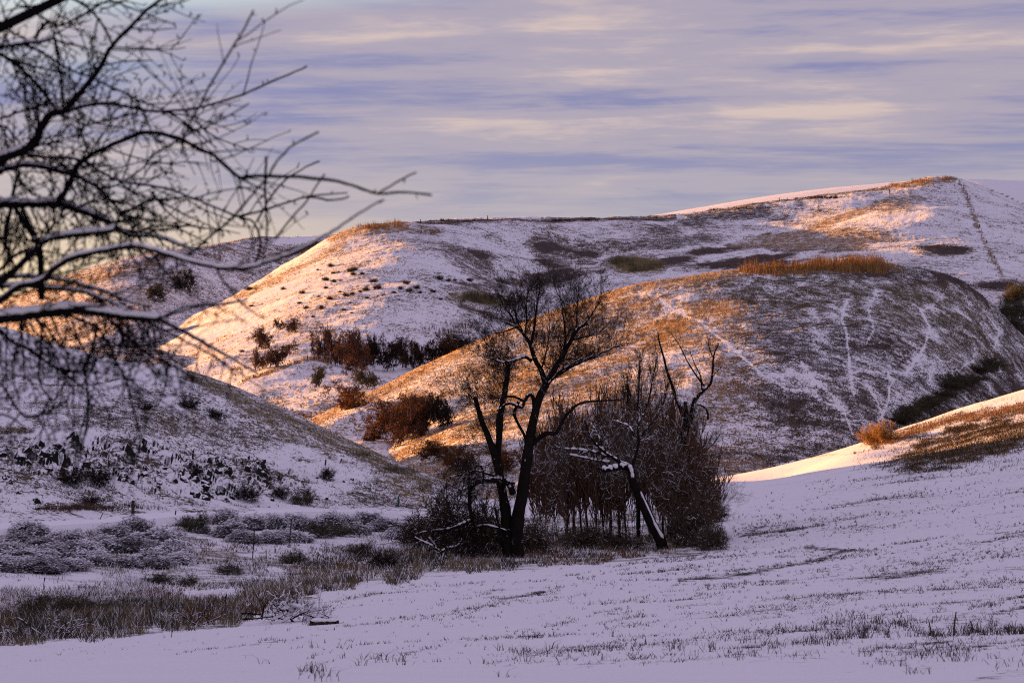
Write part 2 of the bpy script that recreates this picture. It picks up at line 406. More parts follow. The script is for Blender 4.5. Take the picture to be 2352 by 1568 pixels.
def paint_d(p, px, py, X, Y):
    f = fbm(X / 12, Y / 16, 4, 19); f2 = fbm(X / 4, Y / 6, 3, 23); f3 = fbm(X / 2.5, Y / 4.5, 4, 29, 0.6)
    p[..., 0] = 0.72 + 0.20 * f + 0.18 * f2 + 0.42 * f3; p[..., 1] = 0.97
    left = np.clip((1760 - px + (py - 800) * 0.1) / 160, 0, 1)
    lay(p, left, 0.56 + 0.28 * f + 0.12 * f2, 0.12)
    lay(p, ell(px, py, 1950, 690, 340, 60, 5) * 0.85, 0.64 + 0.2 * f + .45 * f3, 0.9, 0.45)
    lay(p, ell(px, py, 2180, 760, 160, 90, 30) * 0.7, 0.60 + 0.2 * f + .4 * f3, 0.9, 0.45)
    crest = [(720, 968), (760, 945), (830, 905), (950, 850), (1100, 780), (1290, 710), (1400, 675), (1480, 650), (1600, 632), (1720, 622)]
    lay(p, np.clip(1.25 - seg_dist(px, py, crest) / 16 + 0.5 * f, 0, 1), 0.80, 0.0)
    lay(p, ell(px, py, 1520, 760, 110, 30, -20), 0.82, 0.0)
    lay(p, ell(px, py, 1640, 720, 70, 40), 0.8, 0.05)
    lay(p, ell(px, py, 1650, 1000, 300, 30) * 0.6, 0.3, 0.8)
    for (x, y, rx, ry, a) in T4_PATCH:
        lay(p, np.clip(ell(px, py, x, y, rx, ry, a) * 0.7 + 1.6 * f3, 0, 1) * np.clip(ell(px, py, x, y, rx * 1.3, ry * 1.4, a), 0, 1) * 0.7, 0.38)
    lay(p, np.clip(1.2 - seg_dist(px, py, [(1620, 1052), (1800, 1040), (1930, 1015)]) / 10, 0, 1), 0.7, 0.9)
    wob = 3.0 * fbm(X / 3.0, Y / 4.0, 3, 77)
    for i, t in enumerate(TRAILS):
        q = T4(t); wd = (0.4, 0.5, 0.4, 0.5, 0.6, 1.6, 1.5, 1.9, 0.6, 1.4, 1.2, 1.6, 0.6, 0.9, 1.0, 0.5)[i]
        lay(p, np.clip((wd + 1.6 - seg_dist(px + wob, py + wob * 0.6, q)) / 2.2, 0, 1) * (0.86 + 0.3 * np.clip(f2, -1, 0.4)), 0.05)
        lay(p, np.clip(1.0 - seg_dist(px, py, q) / 20, 0, 1) * np.clip(0.35 + 1.0 * f2, 0, 1), 0.30)
T4_PATCH = [(1764, 720, 50, 16, 0), (1831, 689, 21, 5, -4), (1722, 792, 50, 16, 0), (1650, 745, 40, 20, 0), (1700, 950, 80, 34, 10), (1850, 770, 90, 18, 0), (1900, 870, 120, 24, 10), (1560, 820, 60, 22, -10),
            (2060, 830, 100, 22, 0), (1800, 870, 110, 26, 18), (2120, 900, 80, 20, -20), (2000, 960, 60, 20, 0), (1440, 800, 70, 16, -30), (1300, 850, 90, 26, -20), (1050, 900, 100, 30, -20), (2130, 760, 60, 12, 0), (2030, 650, 35, 7, 0)]
D_PTS = [(700, 985, 318), (712, 975, 322), (760, 945, 338), (830, 905, 350), (950, 850, 365), (1100, 780, 378), (1290, 710, 392), (1400, 675, 398), (1480, 651, 402), (1600, 633, 406), (1720, 622, 410), (1850, 618, 415), (1900, 618, 418), (2000, 620, 424), (2080, 625, 430), (2200, 650, 432),
         (2280, 700, 436), (2320, 780, 424), (2318, 830, 408), (2450, 900, 430),
         (800, 960, 318), (900, 900, 342), (1000, 900, 330), (850, 1010, 312), (950, 1050, 280), (1000, 1000, 290), (1100, 900, 318), (1100, 1000, 273), (1100, 1090, 248), (900, 1060, 286),
         (1250, 800, 355), (1250, 900, 306), (1250, 1000, 262), (1400, 750, 370), (1400, 900, 297), (1400, 1020, 253), (1550, 750, 358), (1550, 900, 291), (1550, 1030, 262),
         (1700, 750, 350), (1700, 900, 292), (1650, 1062, 256), (1850, 690, 380), (1850, 750, 348), (1850, 900, 292), (1800, 1040, 262), (2000, 690, 385), (2000, 750, 354), (2000, 900, 302), (1950, 1012, 270),
         (2150, 700, 400), (2150, 760, 375), (2150, 850, 342), (2060, 960, 296), (2250, 760, 396), (2250, 850, 366), (2200, 900, 340), (2300, 880, 384),
         (800, 1160, 215), (1100, 1150, 222), (1300, 1160, 222), (1500, 1160, 222), (1800, 1140, 225), (2200, 1050, 260), (2500, 1000, 380)]
D_BACK = [(x, y + 55, d + 60) for x, y, d in ((712, 975, 322), (830, 905, 350), (1100, 780, 378), (1290, 710, 392), (1480, 651, 402), (1720, 622, 410), (1900, 618, 418), (2080, 625, 430), (2280, 700, 450), (2330, 780, 452))]
D_BACK += [(600, 1010, 340), (640, 1060, 300)]
# ---- F: shaded hill beyond the road
def paint_f(p, px, py, X, Y):
    f = fbm(X / 9, Y / 9, 4, 51); f2 = fbm(X / 3, Y / 4, 3, 53)
    p[..., 0] = 0.35 + 0.22 * f + 0.12 * f2; p[..., 1] = 0.85
    lay(p, np.clip(1.3 - seg_dist(px, py, [(0, 800), (200, 850), (380, 870), (430, 870)]) / 42, 0, 1), 0.02)
    lay(p, np.clip(1.0 - seg_dist(px, py, [(0, 878), (120, 882), (200, 880), (260, 868), (300, 862)]) / 5 + f2 * .5, 0, 1), 0.6, 0.8)
    lay(p, np.clip(1.3 - seg_dist(px, py, [(440, 862), (520, 905), (640, 960), (740, 1000), (850, 1050), (980, 1110)]) / 20 + .4 * f2, 0, 1), 0.74, 0.5, 0.6)
    lay(p, np.clip(1.1 - seg_dist(px, py, [(540, 930), (640, 990), (760, 1040)]) / 22 + .5 * f2, 0, 1), 0.62, 0.5, 0.75)
    lay(p, np.clip(ell(px, py, 300, 965, 330, 34, 6) + f2, 0, 1) * 0.7, 0.55, 0.75, 0.2)
    lay(p, np.clip(ell(px, py, 260, 1075, 420, 60, 4) * .6 + f2, 0, 1) * 0.7, 0.55, 0.95)
    lay(p, ell(px, py, 930, 1120, 80, 26, 24) * 0.8, 0.6, 0.3, 0.6)
    lay(p, ell(px, py, 20, 985, 60, 12, 0) * 0.8, 0.85, 0.5, 0.6)
F_PTS = [(-500, 760, 245), (-200, 745, 240), (0, 760, 232), (100, 785, 228), (200, 810, 222), (280, 830, 218), (340, 846, 214), (430, 852, 208), (465, 868, 206), (500, 890, 204), (620, 930, 201), (730, 985, 198), (830, 1035, 195), (940, 1075, 190), (1010, 1112, 182), (1060, 1140, 175),
         (0, 870, 190), (200, 880, 184), (400, 885, 186), (0, 950, 160), (300, 960, 166), (500, 980, 176), (650, 1010, 180), (600, 1060, 167), (300, 1060, 147), (0, 1060, 130), (700, 1080, 168), (850, 1105, 170), (450, 1060, 158), (150, 1060, 138),
         (0, 1120, 122), (200, 1130, 130), (400, 1140, 138), (600, 1140, 152), (800, 1140, 162), (950, 1145, 168), (0, 1195, 112), (300, 1172, 128), (560, 1165, 145), (960, 1168, 160), (1050, 1165, 166),
         (-300, 900, 190), (-300, 1060, 125), (-300, 1200, 108), (-800, 1000, 140), (-800, 1200, 95),
         (0, 1000, 285), (200, 1010, 272), (340, 1025, 255), (500, 1030, 250), (730, 1040, 245), (940, 1110, 238), (1060, 1160, 225), (-300, 820, 300), (1150, 1180, 180), (1150, 1200, 150)]
# ---- ground: field, creek, road, knoll on the right
def paint_g(p, px, py, X, Y):
    f = fbm(X / 5, Y / 5, 4, 61); f2 = fbm(X / 1.5, Y / 1.5, 3, 63)
    edge = np.interp(px, [-400, 0, 300, 540, 700, 900, 1200, 1480, 1660, 1700], [1530, 1490, 1460, 1435, 1372, 1332, 1305, 1280, 1268, 1262])
    road = np.interp(px, [-400, 0, 300, 560, 960, 1100], [1252, 1222, 1196, 1182, 1184, 1190])
    nz = fbm(X / 4, Y / 4, 3, 64)
    field = (py > edge + 10 * nz) | (px + 60 * nz > 1640)
    row = vnoise((Y * 0.42 - X * 0.16) / 1.1, X / 14, 71)
    row2 = fbm((px) / 260, (py + (px - 1176) * 0.115) / 10, 3, 111, 0.62)
    c = np.clip(0.08 + 0.10 * row + 0.10 * f + 0.55 * np.clip(row2 - 0.15, 0, 1), 0, 1) + 0.12 * np.clip((px - 1500) / 600, 0, 1)
    p[..., 0] = np.where(field, c, 0.50 + 0.35 * f); p[..., 1] = np.where(field, 1.0, 0.75); p[..., 2] = np.where(field, 0.0, 0.35)
    lay(p, np.clip((road - py) / 5, 0, 1) * (px < 1240), 0.0)
    lay(p, np.clip(ell(px, py, 700, 1245, 260, 50, 5) + f2, 0, 1) * ~field, 0.22)
    lay(p, np.clip(ell(px, py, 60, 1330, 330, 26, 0) + f2, 0, 1) * ~field * (py < 1360), 0.18)
    lay(p, np.clip(ell(px, py, 1330, 1150, 160, 36), 0, 1) * ~field, 0.05)
    # knoll
    lay(p, np.clip(ell(px, py, 2250, 1015, 230, 48, -14) + 0.5 * f2, 0, 1) * ell(px, py, 2240, 1010, 300, 62, -14) * (py > np.interp(px, [1950, 2060, 2150, 2250, 2352], [1020, 1000, 978, 950, 925])), 0.72 + 0.35 * f2, 0.75, 0.35)
    lay(p, np.clip(1.2 - seg_dist(px, py, [(2010, 1022), (2100, 990), (2200, 962), (2352, 938)]) / 13 + .5 * f2, 0, 1), 0.74, 0.0)
    for q in (((1560, 1335), (1700, 1320), (1860, 1290), (1960, 1262)), ((1960, 1262), (1850, 1258)), ((1150, 1378), (1250, 1358)), ((1700, 1232), (1760, 1205)), ((1730, 1225), (1830, 1212))):
        lay(p, np.clip(1.2 - seg_dist(px, py, list(q)) / 7 + .5 * f2 - .1, 0, 1), 0.62, 1.0)
G_PTS = [(-900, 1568, 11), (0, 1568, 12), (800, 1568, 12.5), (1600, 1568, 12), (2352, 1568, 11.5), (3200, 1568, 11), (0, 1700, 8), (1176, 1700, 8), (2352, 1700, 8), (1176, 1520, 19), (2352, 1500, 19), (1800, 1505, 19),
         (0, 1490, 45), (300, 1460, 51), (540, 1435, 57), (700, 1372, 71), (900, 1332, 82), (1200, 1305, 93), (1480, 1280, 106), (1660, 1268, 113), (0, 1530, 28), (1200, 1450, 36), (600, 1500, 33), (1800, 1440, 33), (1176, 1380, 58), (1800, 1350, 62),
         (2352, 1450, 25), (2352, 1380, 38), (2352, 1300, 60), (2352, 1200, 92), (2352, 1120, 128), (2352, 1085, 150), (2000, 1300, 85), (2000, 1200, 120), (2000, 1100, 165), (1700, 1200, 140), (1640, 1110, 206), (1800, 1130, 170),
         (1980, 1040, 205), (1800, 1095, 206), (1980, 1022, 232), (1900, 1045, 232), (1800, 1068, 234), (1640, 1098, 236), (1500, 1120, 225), (1350, 1135, 205), (1250, 1150, 185),
         (2352, 902, 246), (2250, 926, 239), (2150, 955, 232), (2060, 986, 227), (2500, 880, 256), (2900, 860, 270),
         (2352, 985, 196), (2250, 1010, 196), (2150, 1030, 199), (2080, 1040, 203), (2352, 1040, 165), (2250, 1065, 165), (2120, 1068, 175), (2600, 1100, 140), (2600, 980, 180), (3200, 1200, 90), (3200, 1000, 180),
         (2352, 990, 285), (2250, 1000, 276), (2150, 1025, 268), (2060, 1045, 262), (1980, 1068, 262), (1800, 1095, 265), (1640, 1112, 265), (2900, 960, 300),
         (0, 1210, 110), (300, 1180, 126), (560, 1172, 142), (760, 1171, 150), (960, 1173, 158), (0, 1228, 106), (300, 1200, 121), (560, 1186, 137), (960, 1190, 150),
         (-500, 1260, 95), (-500, 1400, 66), (0, 1290, 88), (300, 1260, 102), (560, 1240, 116), (0, 1350, 72), (300, 1340, 82), (600, 1330, 88), (900, 1270, 112), (1150, 1250, 122), (0, 1420, 60), (300, 1410, 64), (560, 1390, 72), (800, 1300, 100),
         (1400, 1240, 130), (1550, 1220, 140), (1200, 1190, 150), (1400, 1180, 160), (1550, 1170, 168), (-900, 1500, 45), (3200, 1450, 26), (3200, 1330, 45)]

turf_far = terrain_mat("snowy_turf_far", 0.62, GOLD, DARK, OLIVE, 0.55)
turf_mid = terrain_mat("snowy_turf_mid", 0.42, GOLD, DARK, OLIVE, 0.6)
turf_near = terrain_mat("snowy_turf_near", 0.30, GOLD, (0.07, 0.06, 0.055), OLIVE, 0.6, 1.0, True)
turf_field = terrain_mat("snowy_field", 0.16, GOLD, (0.075, 0.068, 0.062), OLIVE, 0.5, 1.8)

land_k = Land('distant_snow_field', K_PTS, 1100, 3000, 160, 850, 1200, 60, turf_far, 0.15, 3.0, paint_k, seed=3, colsamp=(1700, 2000, 2300))
land_a = Land('far_hill', A_PTS, -700, 1100, 420, 430, 980, 190, turf_far, 0.20, 1.3, paint_a, seed=4, colsamp=(50, 200, 350, 500, 650))
land_b = Land('broad_hill', B_PTS + B_BACK, 200, 2800, 860, 262, 970, 300, turf_far, 0.20, 1.25, paint_b, seed=5, colsamp=(450, 600, 800, 1000, 1200, 1500, 1800, 2100, 2300))
land_d = Land('domed_hill', D_PTS + D_BACK, 560, 2700, 760, 205, 520, 260, turf_mid, 0.12, 0.8, paint_d, seed=6, colsamp=(760, 1000, 1300, 1600, 1900, 2100, 2280))
F_EXTRA = [(-150, 250, 48), (-150, 200, 42), (-150, 282, 24), (-150, 300, 5), (-150, 150, 30), (-150, 318, 6), (-200, 290, 42), (-220, 322, 5), (-230, 240, 50), (-110, 260, 26), (-110, 277, 6), (-110, 304, 0), (-90, 271, 0), (-75, 264, -2), (-260, 330, 4), (-300, 250, 45), (-150, 100, 26), (-230, 120, 40), (-100, 60, 16), (-300, 60, 40), (-60, 290, 0), (-80, 330, 0)]  # unseen heights at left, shaped to shade the valley but leave the bank sunlit
land_f = Land('roadside_hill', F_PTS, -4200, 1130, 1000, 92, 330, 260, turf_near, 0.13, 0.9, paint_f, seed=7, relief=0.55, extra=F_EXTRA, colsamp=(50, 200, 350, 500, 700, 900))
land_g = Land('ground', G_PTS, -900, 3200, 900, 7, 300, 440, turf_field, 0.022, 0.45, paint_g, seed=8, smooth=1e-4, relief=0.5, colsamp=(50, 300, 600, 900, 1176, 1500, 1800, 2100, 2300))

# the ridge that keeps the low sun off the valley floor; it runs on to the left, outside the picture
def ridge():
    xs = np.linspace(-420, -110, 90); ys = np.linspace(-260, 360, 150)
    X, Y = np.meshgrid(xs, ys)
    h = 52 * np.exp(-((X + 215) / 62.0) ** 2)
    end = 1 / (1 + np.exp((Y - 306 + 0.12 * (X + 170)) / 4.5))
    Z = -8 + (h + 8 + 3 * fbm(X / 30, Y / 30, 4, 91)) * end + 0.4 * fbm(X / 4, Y / 4, 3, 92)
    V = np.stack([X, Y, Z], -1).reshape(-1, 3); n = len(xs)
    i = np.arange(len(ys) - 1)[:, None] * n + np.arange(n - 1)[None]
    me = make_mesh('west_ridge', V, np.stack([i, i + 1, i + 1 + n, i + n], -1).reshape(-1, 4), [turf_near])
    ca = me.color_attributes.new('paint', 'FLOAT_COLOR', 'POINT')
    pa = np.zeros(X.shape + (4,), np.float32); pa[..., 0] = 0.35; pa[..., 1] = 0.7; pa[..., 3] = 1
    ca.data.foreach_set('color', pa.reshape(-1)); link('west_ridge', me, kind='structure')
ridge()
# ------------------------------------------------------------------ wood: tubes, snow lying on them, growth
def simple_mat(name, col, var=0.35, scale=3.0, rough=0.9, snow=0.0, snow_hi=0.75, bump=0.0):
    m, g, b = new_mat(name)
    geo = g.n('ShaderNodeNewGeometry')
    n_ = g.noise(geo.outputs['Position'], scale, 3, 0.6)
    c = g.mix(n_, tuple(x * (1 - var) for x in col), tuple(x * (1 + var) for x in col))
    if snow > 0:
        sp = g.n('ShaderNodeSeparateXYZ'); g.l(geo.outputs['Normal'], sp.inputs[0])
        nn_ = g.math('ADD', sp.outputs[2], g.math('MULTIPLY', g.math('SUBTRACT', g.noise(geo.outputs['Position'], scale * 2.5, 3, 0.6), 0.5), 0.9))
        c = g.mix(g.ss(nn_, snow, snow_hi), c, SNOW)
    g.l(c, b.inputs['Base Color']); b.inputs['Roughness'].default_value = rough
    if bump:
        bp = g.n('ShaderNodeBump'); bp.inputs['Strength'].default_value = bump; bp.inputs['Distance'].default_value = 0.05
        g.l(g.noise(geo.outputs['Position'], scale * 4, 4, 0.7), bp.inputs['Height']); g.l(bp.outputs[0], b.inputs['Normal'])
    return m
M_BARK = simple_mat('dark_bark', (0.015, 0.012, 0.011), 0.8, 3.0, bump=0.8)
M_TWIG = simple_mat('dark_twigs', (0.032, 0.023, 0.020), 0.4, 2.0)
M_NEARBARK = simple_mat('near_bark', (0.010, 0.008, 0.010), 0.4, 20.0)
M_WILLOW = simple_mat('red_brown_twigs', (0.130, 0.068, 0.044), 0.6, 0.5)
M_THICK = simple_mat('thicket_twigs', (0.092, 0.066, 0.048), 0.5, 0.6)
M_HAW = simple_mat('thorn_twigs', (0.105, 0.056, 0.042), 0.6, 0.4)
M_RUSTY = simple_mat('rusty_twigs', (0.15, 0.072, 0.036), 0.5, 0.5)
M_GREYT = simple_mat('grey_green_twigs', (0.085, 0.075, 0.05), 0.5, 0.5)
M_ORANGE = simple_mat('orange_twigs', (0.36, 0.20, 0.075), 0.4, 0.4)
M_SNOW = simple_mat('lying_snow', SNOW, 0.06, 6.0)
M_STRAW = simple_mat('dry_grass', (0.155, 0.12, 0.072), 0.6, 1.2)
M_STRAW2 = simple_mat('dark_dry_grass', (0.062, 0.052, 0.036), 0.6, 0.8)
M_RUST = simple_mat('rust_grass', (0.12, 0.066, 0.034), 0.5, 0.8)
M_STUB = simple_mat('stubble', (0.050, 0.046, 0.038), 0.5, 2.0)
M_GOLDG = simple_mat('golden_grass', (0.33, 0.17, 0.065), 0.5, 0.3)
M_SAGE = simple_mat('sage', (0.075, 0.065, 0.072), 0.5, 5.0)
M_ROCK = simple_mat('dark_basalt', (0.022, 0.023, 0.020), 0.5, 2.5, snow=0.45, snow_hi=0.62, bump=0.6)
M_POST = simple_mat('weathered_post', (0.045, 0.036, 0.030), 0.4, 12.0)
M_GREENP = simple_mat('green_post_paint', (0.01, 0.09, 0.065), 0.1, 3.0, rough=0.5)

def tubes(polys, sides=4):
    """polys: list of (points, radii); returns V, F"""
    groups = {}
    for p, r in polys: groups.setdefault(len(p), []).append((p, r))
    Vs, Fs, off = [], [], 0
    ang = np.arange(sides) * 2 * math.pi / sides
    for n, lst in groups.items():
        Pn = np.array([[tuple(q) for q in a] for a, _ in lst], float); R = np.array([b for _, b in lst], float)
        T = np.gradient(Pn, axis=1); T /= np.linalg.norm(T, axis=2, keepdims=True) + 1e-12
        ov = Pn[:, -1] - Pn[:, 0]
        ref = np.where((np.abs(ov[:, 2]) > 0.7 * np.linalg.norm(ov, axis=1))[:, None], np.array([[1.0, 0.1, 0]]), np.array([[0.03, 0.02, 1.0]]))[:, None, :]
        A = np.cross(T, np.broadcast_to(ref, T.shape)); A /= np.linalg.norm(A, axis=2, keepdims=True) + 1e-12
        B = np.cross(T, A)
        ring = Pn[:, :, None] + R[:, :, None, None] * (np.cos(ang)[None, None, :, None] * A[:, :, None] + np.sin(ang)[None, None, :, None] * B[:, :, None])
        m = len(lst); Vs.append(ring.reshape(-1, 3))
        base = off + np.arange(m)[:, None, None] * n * sides + np.arange(n - 1)[None, :, None] * sides
        j = np.arange(sides)[None, None]; j2 = (j + 1) % sides
        Fs.append(np.stack([base + j, base + j2, base + sides + j2, base + sides + j], -1).reshape(-1, 4))
        off += m * n * sides
    return np.vstack(Vs), np.vstack(Fs)
def wood(name, polys, mat, parent, sides=4, kind=None):
    if not polys: return None
    V, F = tubes(polys, sides)
    return link(name, make_mesh(name, V, F, [mat]), parent, kind)
def snow_on(polys, rmin, thick, rng, minh=0.3, cover=0.8):
    """snow lying along the upper side of branches"""
    out = []
    for p, r in polys:
        if max(r) < rmin: continue
        q = np.array([tuple(a) for a in p], float); r = np.array(r, float)
        # resample finer
        n = len(q)
        if n < 40:
            t = np.linspace(0, n - 1, n * 2 + 3); q = np.stack([np.interp(t, range(n), q[:, k]) for k in range(3)], 1); r = np.interp(t, range(n), r); n = len(q)
        T = np.gradient(q, axis=0); T /= np.linalg.norm(T, axis=1, keepdims=True) + 1e-9
        h = np.hypot(T[:, 0], T[:, 1])
        lump = np.array([rng.uniform(0.45, 1.3) if rng.random() > .22 else .08 for _ in range(n)])
        if rng.random() > cover: continue
        rs = r * (0.35 + 0.55 * h) * lump + thick * h * lump * 0.6
        rs = np.where(h < minh, r * 0.15, rs); rs[0] *= 0.3; rs[-1] *= 0.2
        q = q + np.array([0, 0, 1.0]) * ((r * 0.62 + thick * 0.35 * lump) * h)[:, None]
        out.append((q, rs))
    return out
def vrand(rng):
    while True:
        v = Vector((rng.uniform(-1, 1), rng.uniform(-1, 1), rng.uniform(-1, 1)))
        if 0.05 < v.length < 1: return v.normalized()
def grow(rng, out, p, d, L, r, lev, nseg=4, up=0.1, wig=0.25, kids=4, kl=0.6, spread=0.8, rk=0.55, rmin=0.004, plane=1.0):
    pts = [p.copy()]; rs = [r]; d = d.normalized(); seg = L / nseg
    tip = r * 0.35 if lev > 0 else max(r * 0.3, rmin * 0.6)
    for i in range(nseg):
        v = vrand(rng); v.y *= plane
        d = (d + v * wig + Vector((0, 0, up))).normalized()
        p = p + d * seg; pts.append(p.copy()); rs.append(r + (tip - r) * (i + 1) / nseg)
    out.append((pts, rs))
    if lev <= 0: return
    for k in range(kids):
        t = rng.uniform(0.25, 1.0) * nseg; i = min(int(t), nseg - 1); f = t - i
        q = pts[i].lerp(pts[i + 1], f); dd = (pts[i + 1] - pts[i]).normalized()
        v = vrand(rng); v.y *= plane
        nd = (dd * (1 - spread * 0.5) + v * spread).normalized()
        rr = max(rmin, (rs[i] * (1 - f) + rs[i + 1] * f) * rk * rng.uniform(0.8, 1.15))
        grow(rng, out, q, nd, L * kl * rng.uniform(0.6, 1.2), rr, lev - 1, nseg, up, wig, kids, kl, spread, rk, rmin, plane)

class Traced:
    """a tree whose limbs are set out at their places; everything is real wood with depth"""
    def __init__(s, name, base_px, depth, label, cat, seed, group=None, px2m=None):
        s.rng = random.Random(seed); s.d = depth; s.k = depth / FPX
        s.base = Vector(P(base_px[0], base_px[1], depth))
        s.root = link(name, None, None, None, label, cat, group, s.base)
        s.all = []; s.limbs = []; s.extra = []
    def pt(s, x, y, off=0.0):
        v = Vector(P(x, y, s.d + off)); return v - s.base
    def limb(s, pts, r0, r1, swing=0.0, off0=0.0, name='limb'):
        """pts in picture places, radii in picture pixels, swing = metres towards or away along the limb"""
        n = len(pts); out = []; rad = []
        # smooth resample
        t = np.linspace(0, n - 1, (n - 1) * 3 + 1); a = np.array(pts, float)
        xs = catmull(a, t)
        for i, (x, y) in enumerate(xs):
            f = i / (len(xs) - 1)
            j = s.rng.uniform(-1, 1) * 0.5
            out.append(s.pt(x + j, y + j, off0 + swing * f)); rad.append((r0 + (r1 - r0) * f ** 0.8) * s.k * s.rng.uniform(0.92, 1.08))
        s.limbs.append((out, rad, name)); return out, rad
    def twigs(s, limb_ids, per_m, L, r, lev=2, **kw):
        for li in limb_ids:
            pts, rad, _ = s.limbs[li]; t0 = kw.get('t0', 0.15)
            n = len(pts); tot = sum((pts[i + 1] - pts[i]).length for i in range(n - 1))
            for _ in range(max(1, int(tot * per_m))):
                t = s.rng.uniform(t0, 1.0) * (n - 1); i = min(int(t), n - 2)
                q = pts[i].lerp(pts[i + 1], t - i); dd = (pts[i + 1] - pts[i]).normalized()
                v = vrand(s.rng); bias = kw.get('bias', Vector((0, 0, 0.3)))
                nd = (dd * 0.55 + v * 0.8 + bias).normalized()
                grow(s.rng, s.all, q, nd, L * s.rng.uniform(0.5, 1.25), max(0.004, r * s.rng.uniform(.7, 1.2)), lev, 4, kw.get('up', 0.12), kw.get('wig', 0.17), kw.get('kids', 4), kw.get('kl', 0.55), kw.get('spread', 0.62), 0.55, kw.get('rmin', 0.004))
    def plaster(s, li, t0, t1, side, wid):
        """snow blown against one side of a limb"""
        pts, rad, _ = s.limbs[li]; n = len(pts); q = []; r = []
        for f in np.linspace(t0, t1, 9):
            u = f * (n - 1); i = min(int(u), n - 2); p = pts[i].lerp(pts[i + 1], u - i); rr_ = rad[i] + (rad[i + 1] - rad[i]) * (u - i)
            q.append(p + Vector((side * rr_ * 0.62, -rr_ * 0.55, rr_ * 0.1))); r.append(rr_ * wid * s.rng.uniform(.6, 1.1))
        r[0] *= .3; r[-1] *= .3; s.extra.append((np.array([tuple(v) for v in q]), np.array(r)))
    def done(s, bark, twig, snow_r=0.03, thick=0.03, twig_snow=0.0):
        first = True; big = []
        for pts, rad, nm in s.limbs:
            wood(nm, [(pts, rad)], bark, s.root, 8); big.append((pts, rad))
        wood('twigs', s.all, twig, s.root, 3, 'stuff')
        sn = snow_on(big, snow_r, thick, s.rng)
        if twig_snow: sn += [q for q in snow_on(s.all, 0.0, thick * 0.35, s.rng, 0.45) if s.rng.random() < twig_snow]
        sn += s.extra
        if sn:
            V, F = tubes(sn, 5); link('snow', make_mesh('snow', V, F, [M_SNOW]), s.root, 'stuff')
def catmull(a, t):
    n = len(a); o = []
    for q in t:
        i = min(int(q), n - 2); f = q - i
        p0 = a[max(i - 1, 0)]; p1 = a[i]; p2 = a[i + 1]; p3 = a[min(i + 2, n - 1)]
        o.append(0.5 * ((2 * p1) + (-p0 + p2) * f + (2 * p0 - 5 * p1 + 4 * p2 - p3) * f * f + (-p0 + 3 * p1 - 3 * p2 + p3) * f ** 3))
    return o
def M1(a): return [(893.8 + .45 * x, 611.5 + .45 * y) for x, y in a]

# ------------------------------------------------------------------ the big bare tree in the middle
gz = land_g
def gd(px, py): return gz.hit(px, py) or 110.0
bt = Traced('bare_tree', (1188, 1282), gd(1188, 1282), 'largest bare tree, its two thick dark trunks rising from the creek bank mid valley', 'tree', 11)
bt.limb(M1([(615, 1500), (605, 1400), (600, 1300), (588, 1210), (575, 1130), (560, 1050), (535, 950), (510, 880), (490, 830)]), 16, 6.5, 0.8, name='trunk')
bt.limb(M1([(655, 1510), (650, 1420), (655, 1300), (675, 1190), (690, 1100), (702, 1000), (718, 890), (742, 760), (770, 665), (800, 605)]), 18.5, 8, -0.6, name='trunk')
bt.limb(M1([(490, 835), (470, 780), (455, 730), (445, 690), (440, 672)]), 6.5, 5, 0.4, .8)
bt.limb(M1([(560, 1060), (556, 980), (560, 900), (566, 800), (576, 720), (592, 640), (602, 560), (606, 495)]), 8.5, 5.5, 1.0, .6)
bt.limb(M1([(800, 605), (835, 540), (872, 480), (902, 430), (935, 365), (965, 320), (1010, 290)]), 8, 3.2, -0.8, -.6)
bt.limb(M1([(800, 605), (775, 530), (742, 470), (720, 400), (690, 350), (650, 310), (600, 290)]), 7, 2.5, 0.8, -.6)
bt.limb(M1([(722, 405), (738, 330), (748, 250), (758, 180), (766, 130)]), 4, 1.2, 0.4)
bt.limb(M1([(812, 585), (880, 545), (950, 500), (1050, 460), (1110, 430), (1180, 400)]), 4, 1.2, -1.4, -.6)
bt.limb(M1([(860, 495), (930, 470), (1000, 480), (1080, 455), (1140, 450)]), 2.6, 1, 1.2, -.6)
bt.limb(M1([(902, 430), (922, 385), (990, 362), (1060, 345), (1115, 300)]), 3.4, 1, 1.0, -.8)
bt.limb(M1([(875, 475), (898, 400), (898, 320), (888, 250), (878, 170)]), 4, 1, 0.9, -.8)
bt.limb(M1([(965, 320), (1010, 280), (1050, 220), (1085, 160)]), 3, 1, -1.0, -1.2)
bt.limb(M1([(935, 365), (958, 300), (958, 220), (968, 130)]), 3, 1, 0.8, -1.0)
bt.limb(M1([(725, 480), (690, 462), (640, 480), (580, 490), (520, 470), (450, 455)]), 4.5, 1, -1.0, -.4)
bt.limb(M1([(650, 310), (600, 330), (550, 340), (490, 330)]), 2.4, .8, .8, 0)
bt.limb(M1([(690, 350), (650, 270), (640, 210), (600, 150)]), 2.6, .8, .8, 0)
bt.limb(M1([(742, 760), (775, 640), (820, 590), (870, 540), (905, 515), (980, 470)]), 4, 1.5, -1.5, -.4)
bt.limb(M1([(700, 940), (750, 890), (800, 852), (855, 850), (890, 782), (930, 732), (980, 697), (1060, 686), (1200, 680)]), 7, 1.4, -1.6, -.3)
bt.limb(M1([(742, 740), (735, 670), (715, 655), (690, 690), (675, 720), (620, 700), (580, 715), (552, 770), (550, 850)]), 5, 2.2, -0.8, -.2)
bt.limb(M1([(690, 690), (640, 665), (600, 665), (560, 675), (510, 655)]), 3.4, 1, -0.6, -.5)
bt.limb(M1([(632, 1160), (612, 1112), (560, 1092), (480, 1094), (430, 1112), (412, 1160), (412, 1230), (425, 1295)]), 8, 4, -1.6, 0)
bt.limb(M1([(640, 1108), (560, 1078), (480, 1052), (430, 1042), (380, 1062), (310, 1072)]), 3.4, 1, -1.0, -.2)
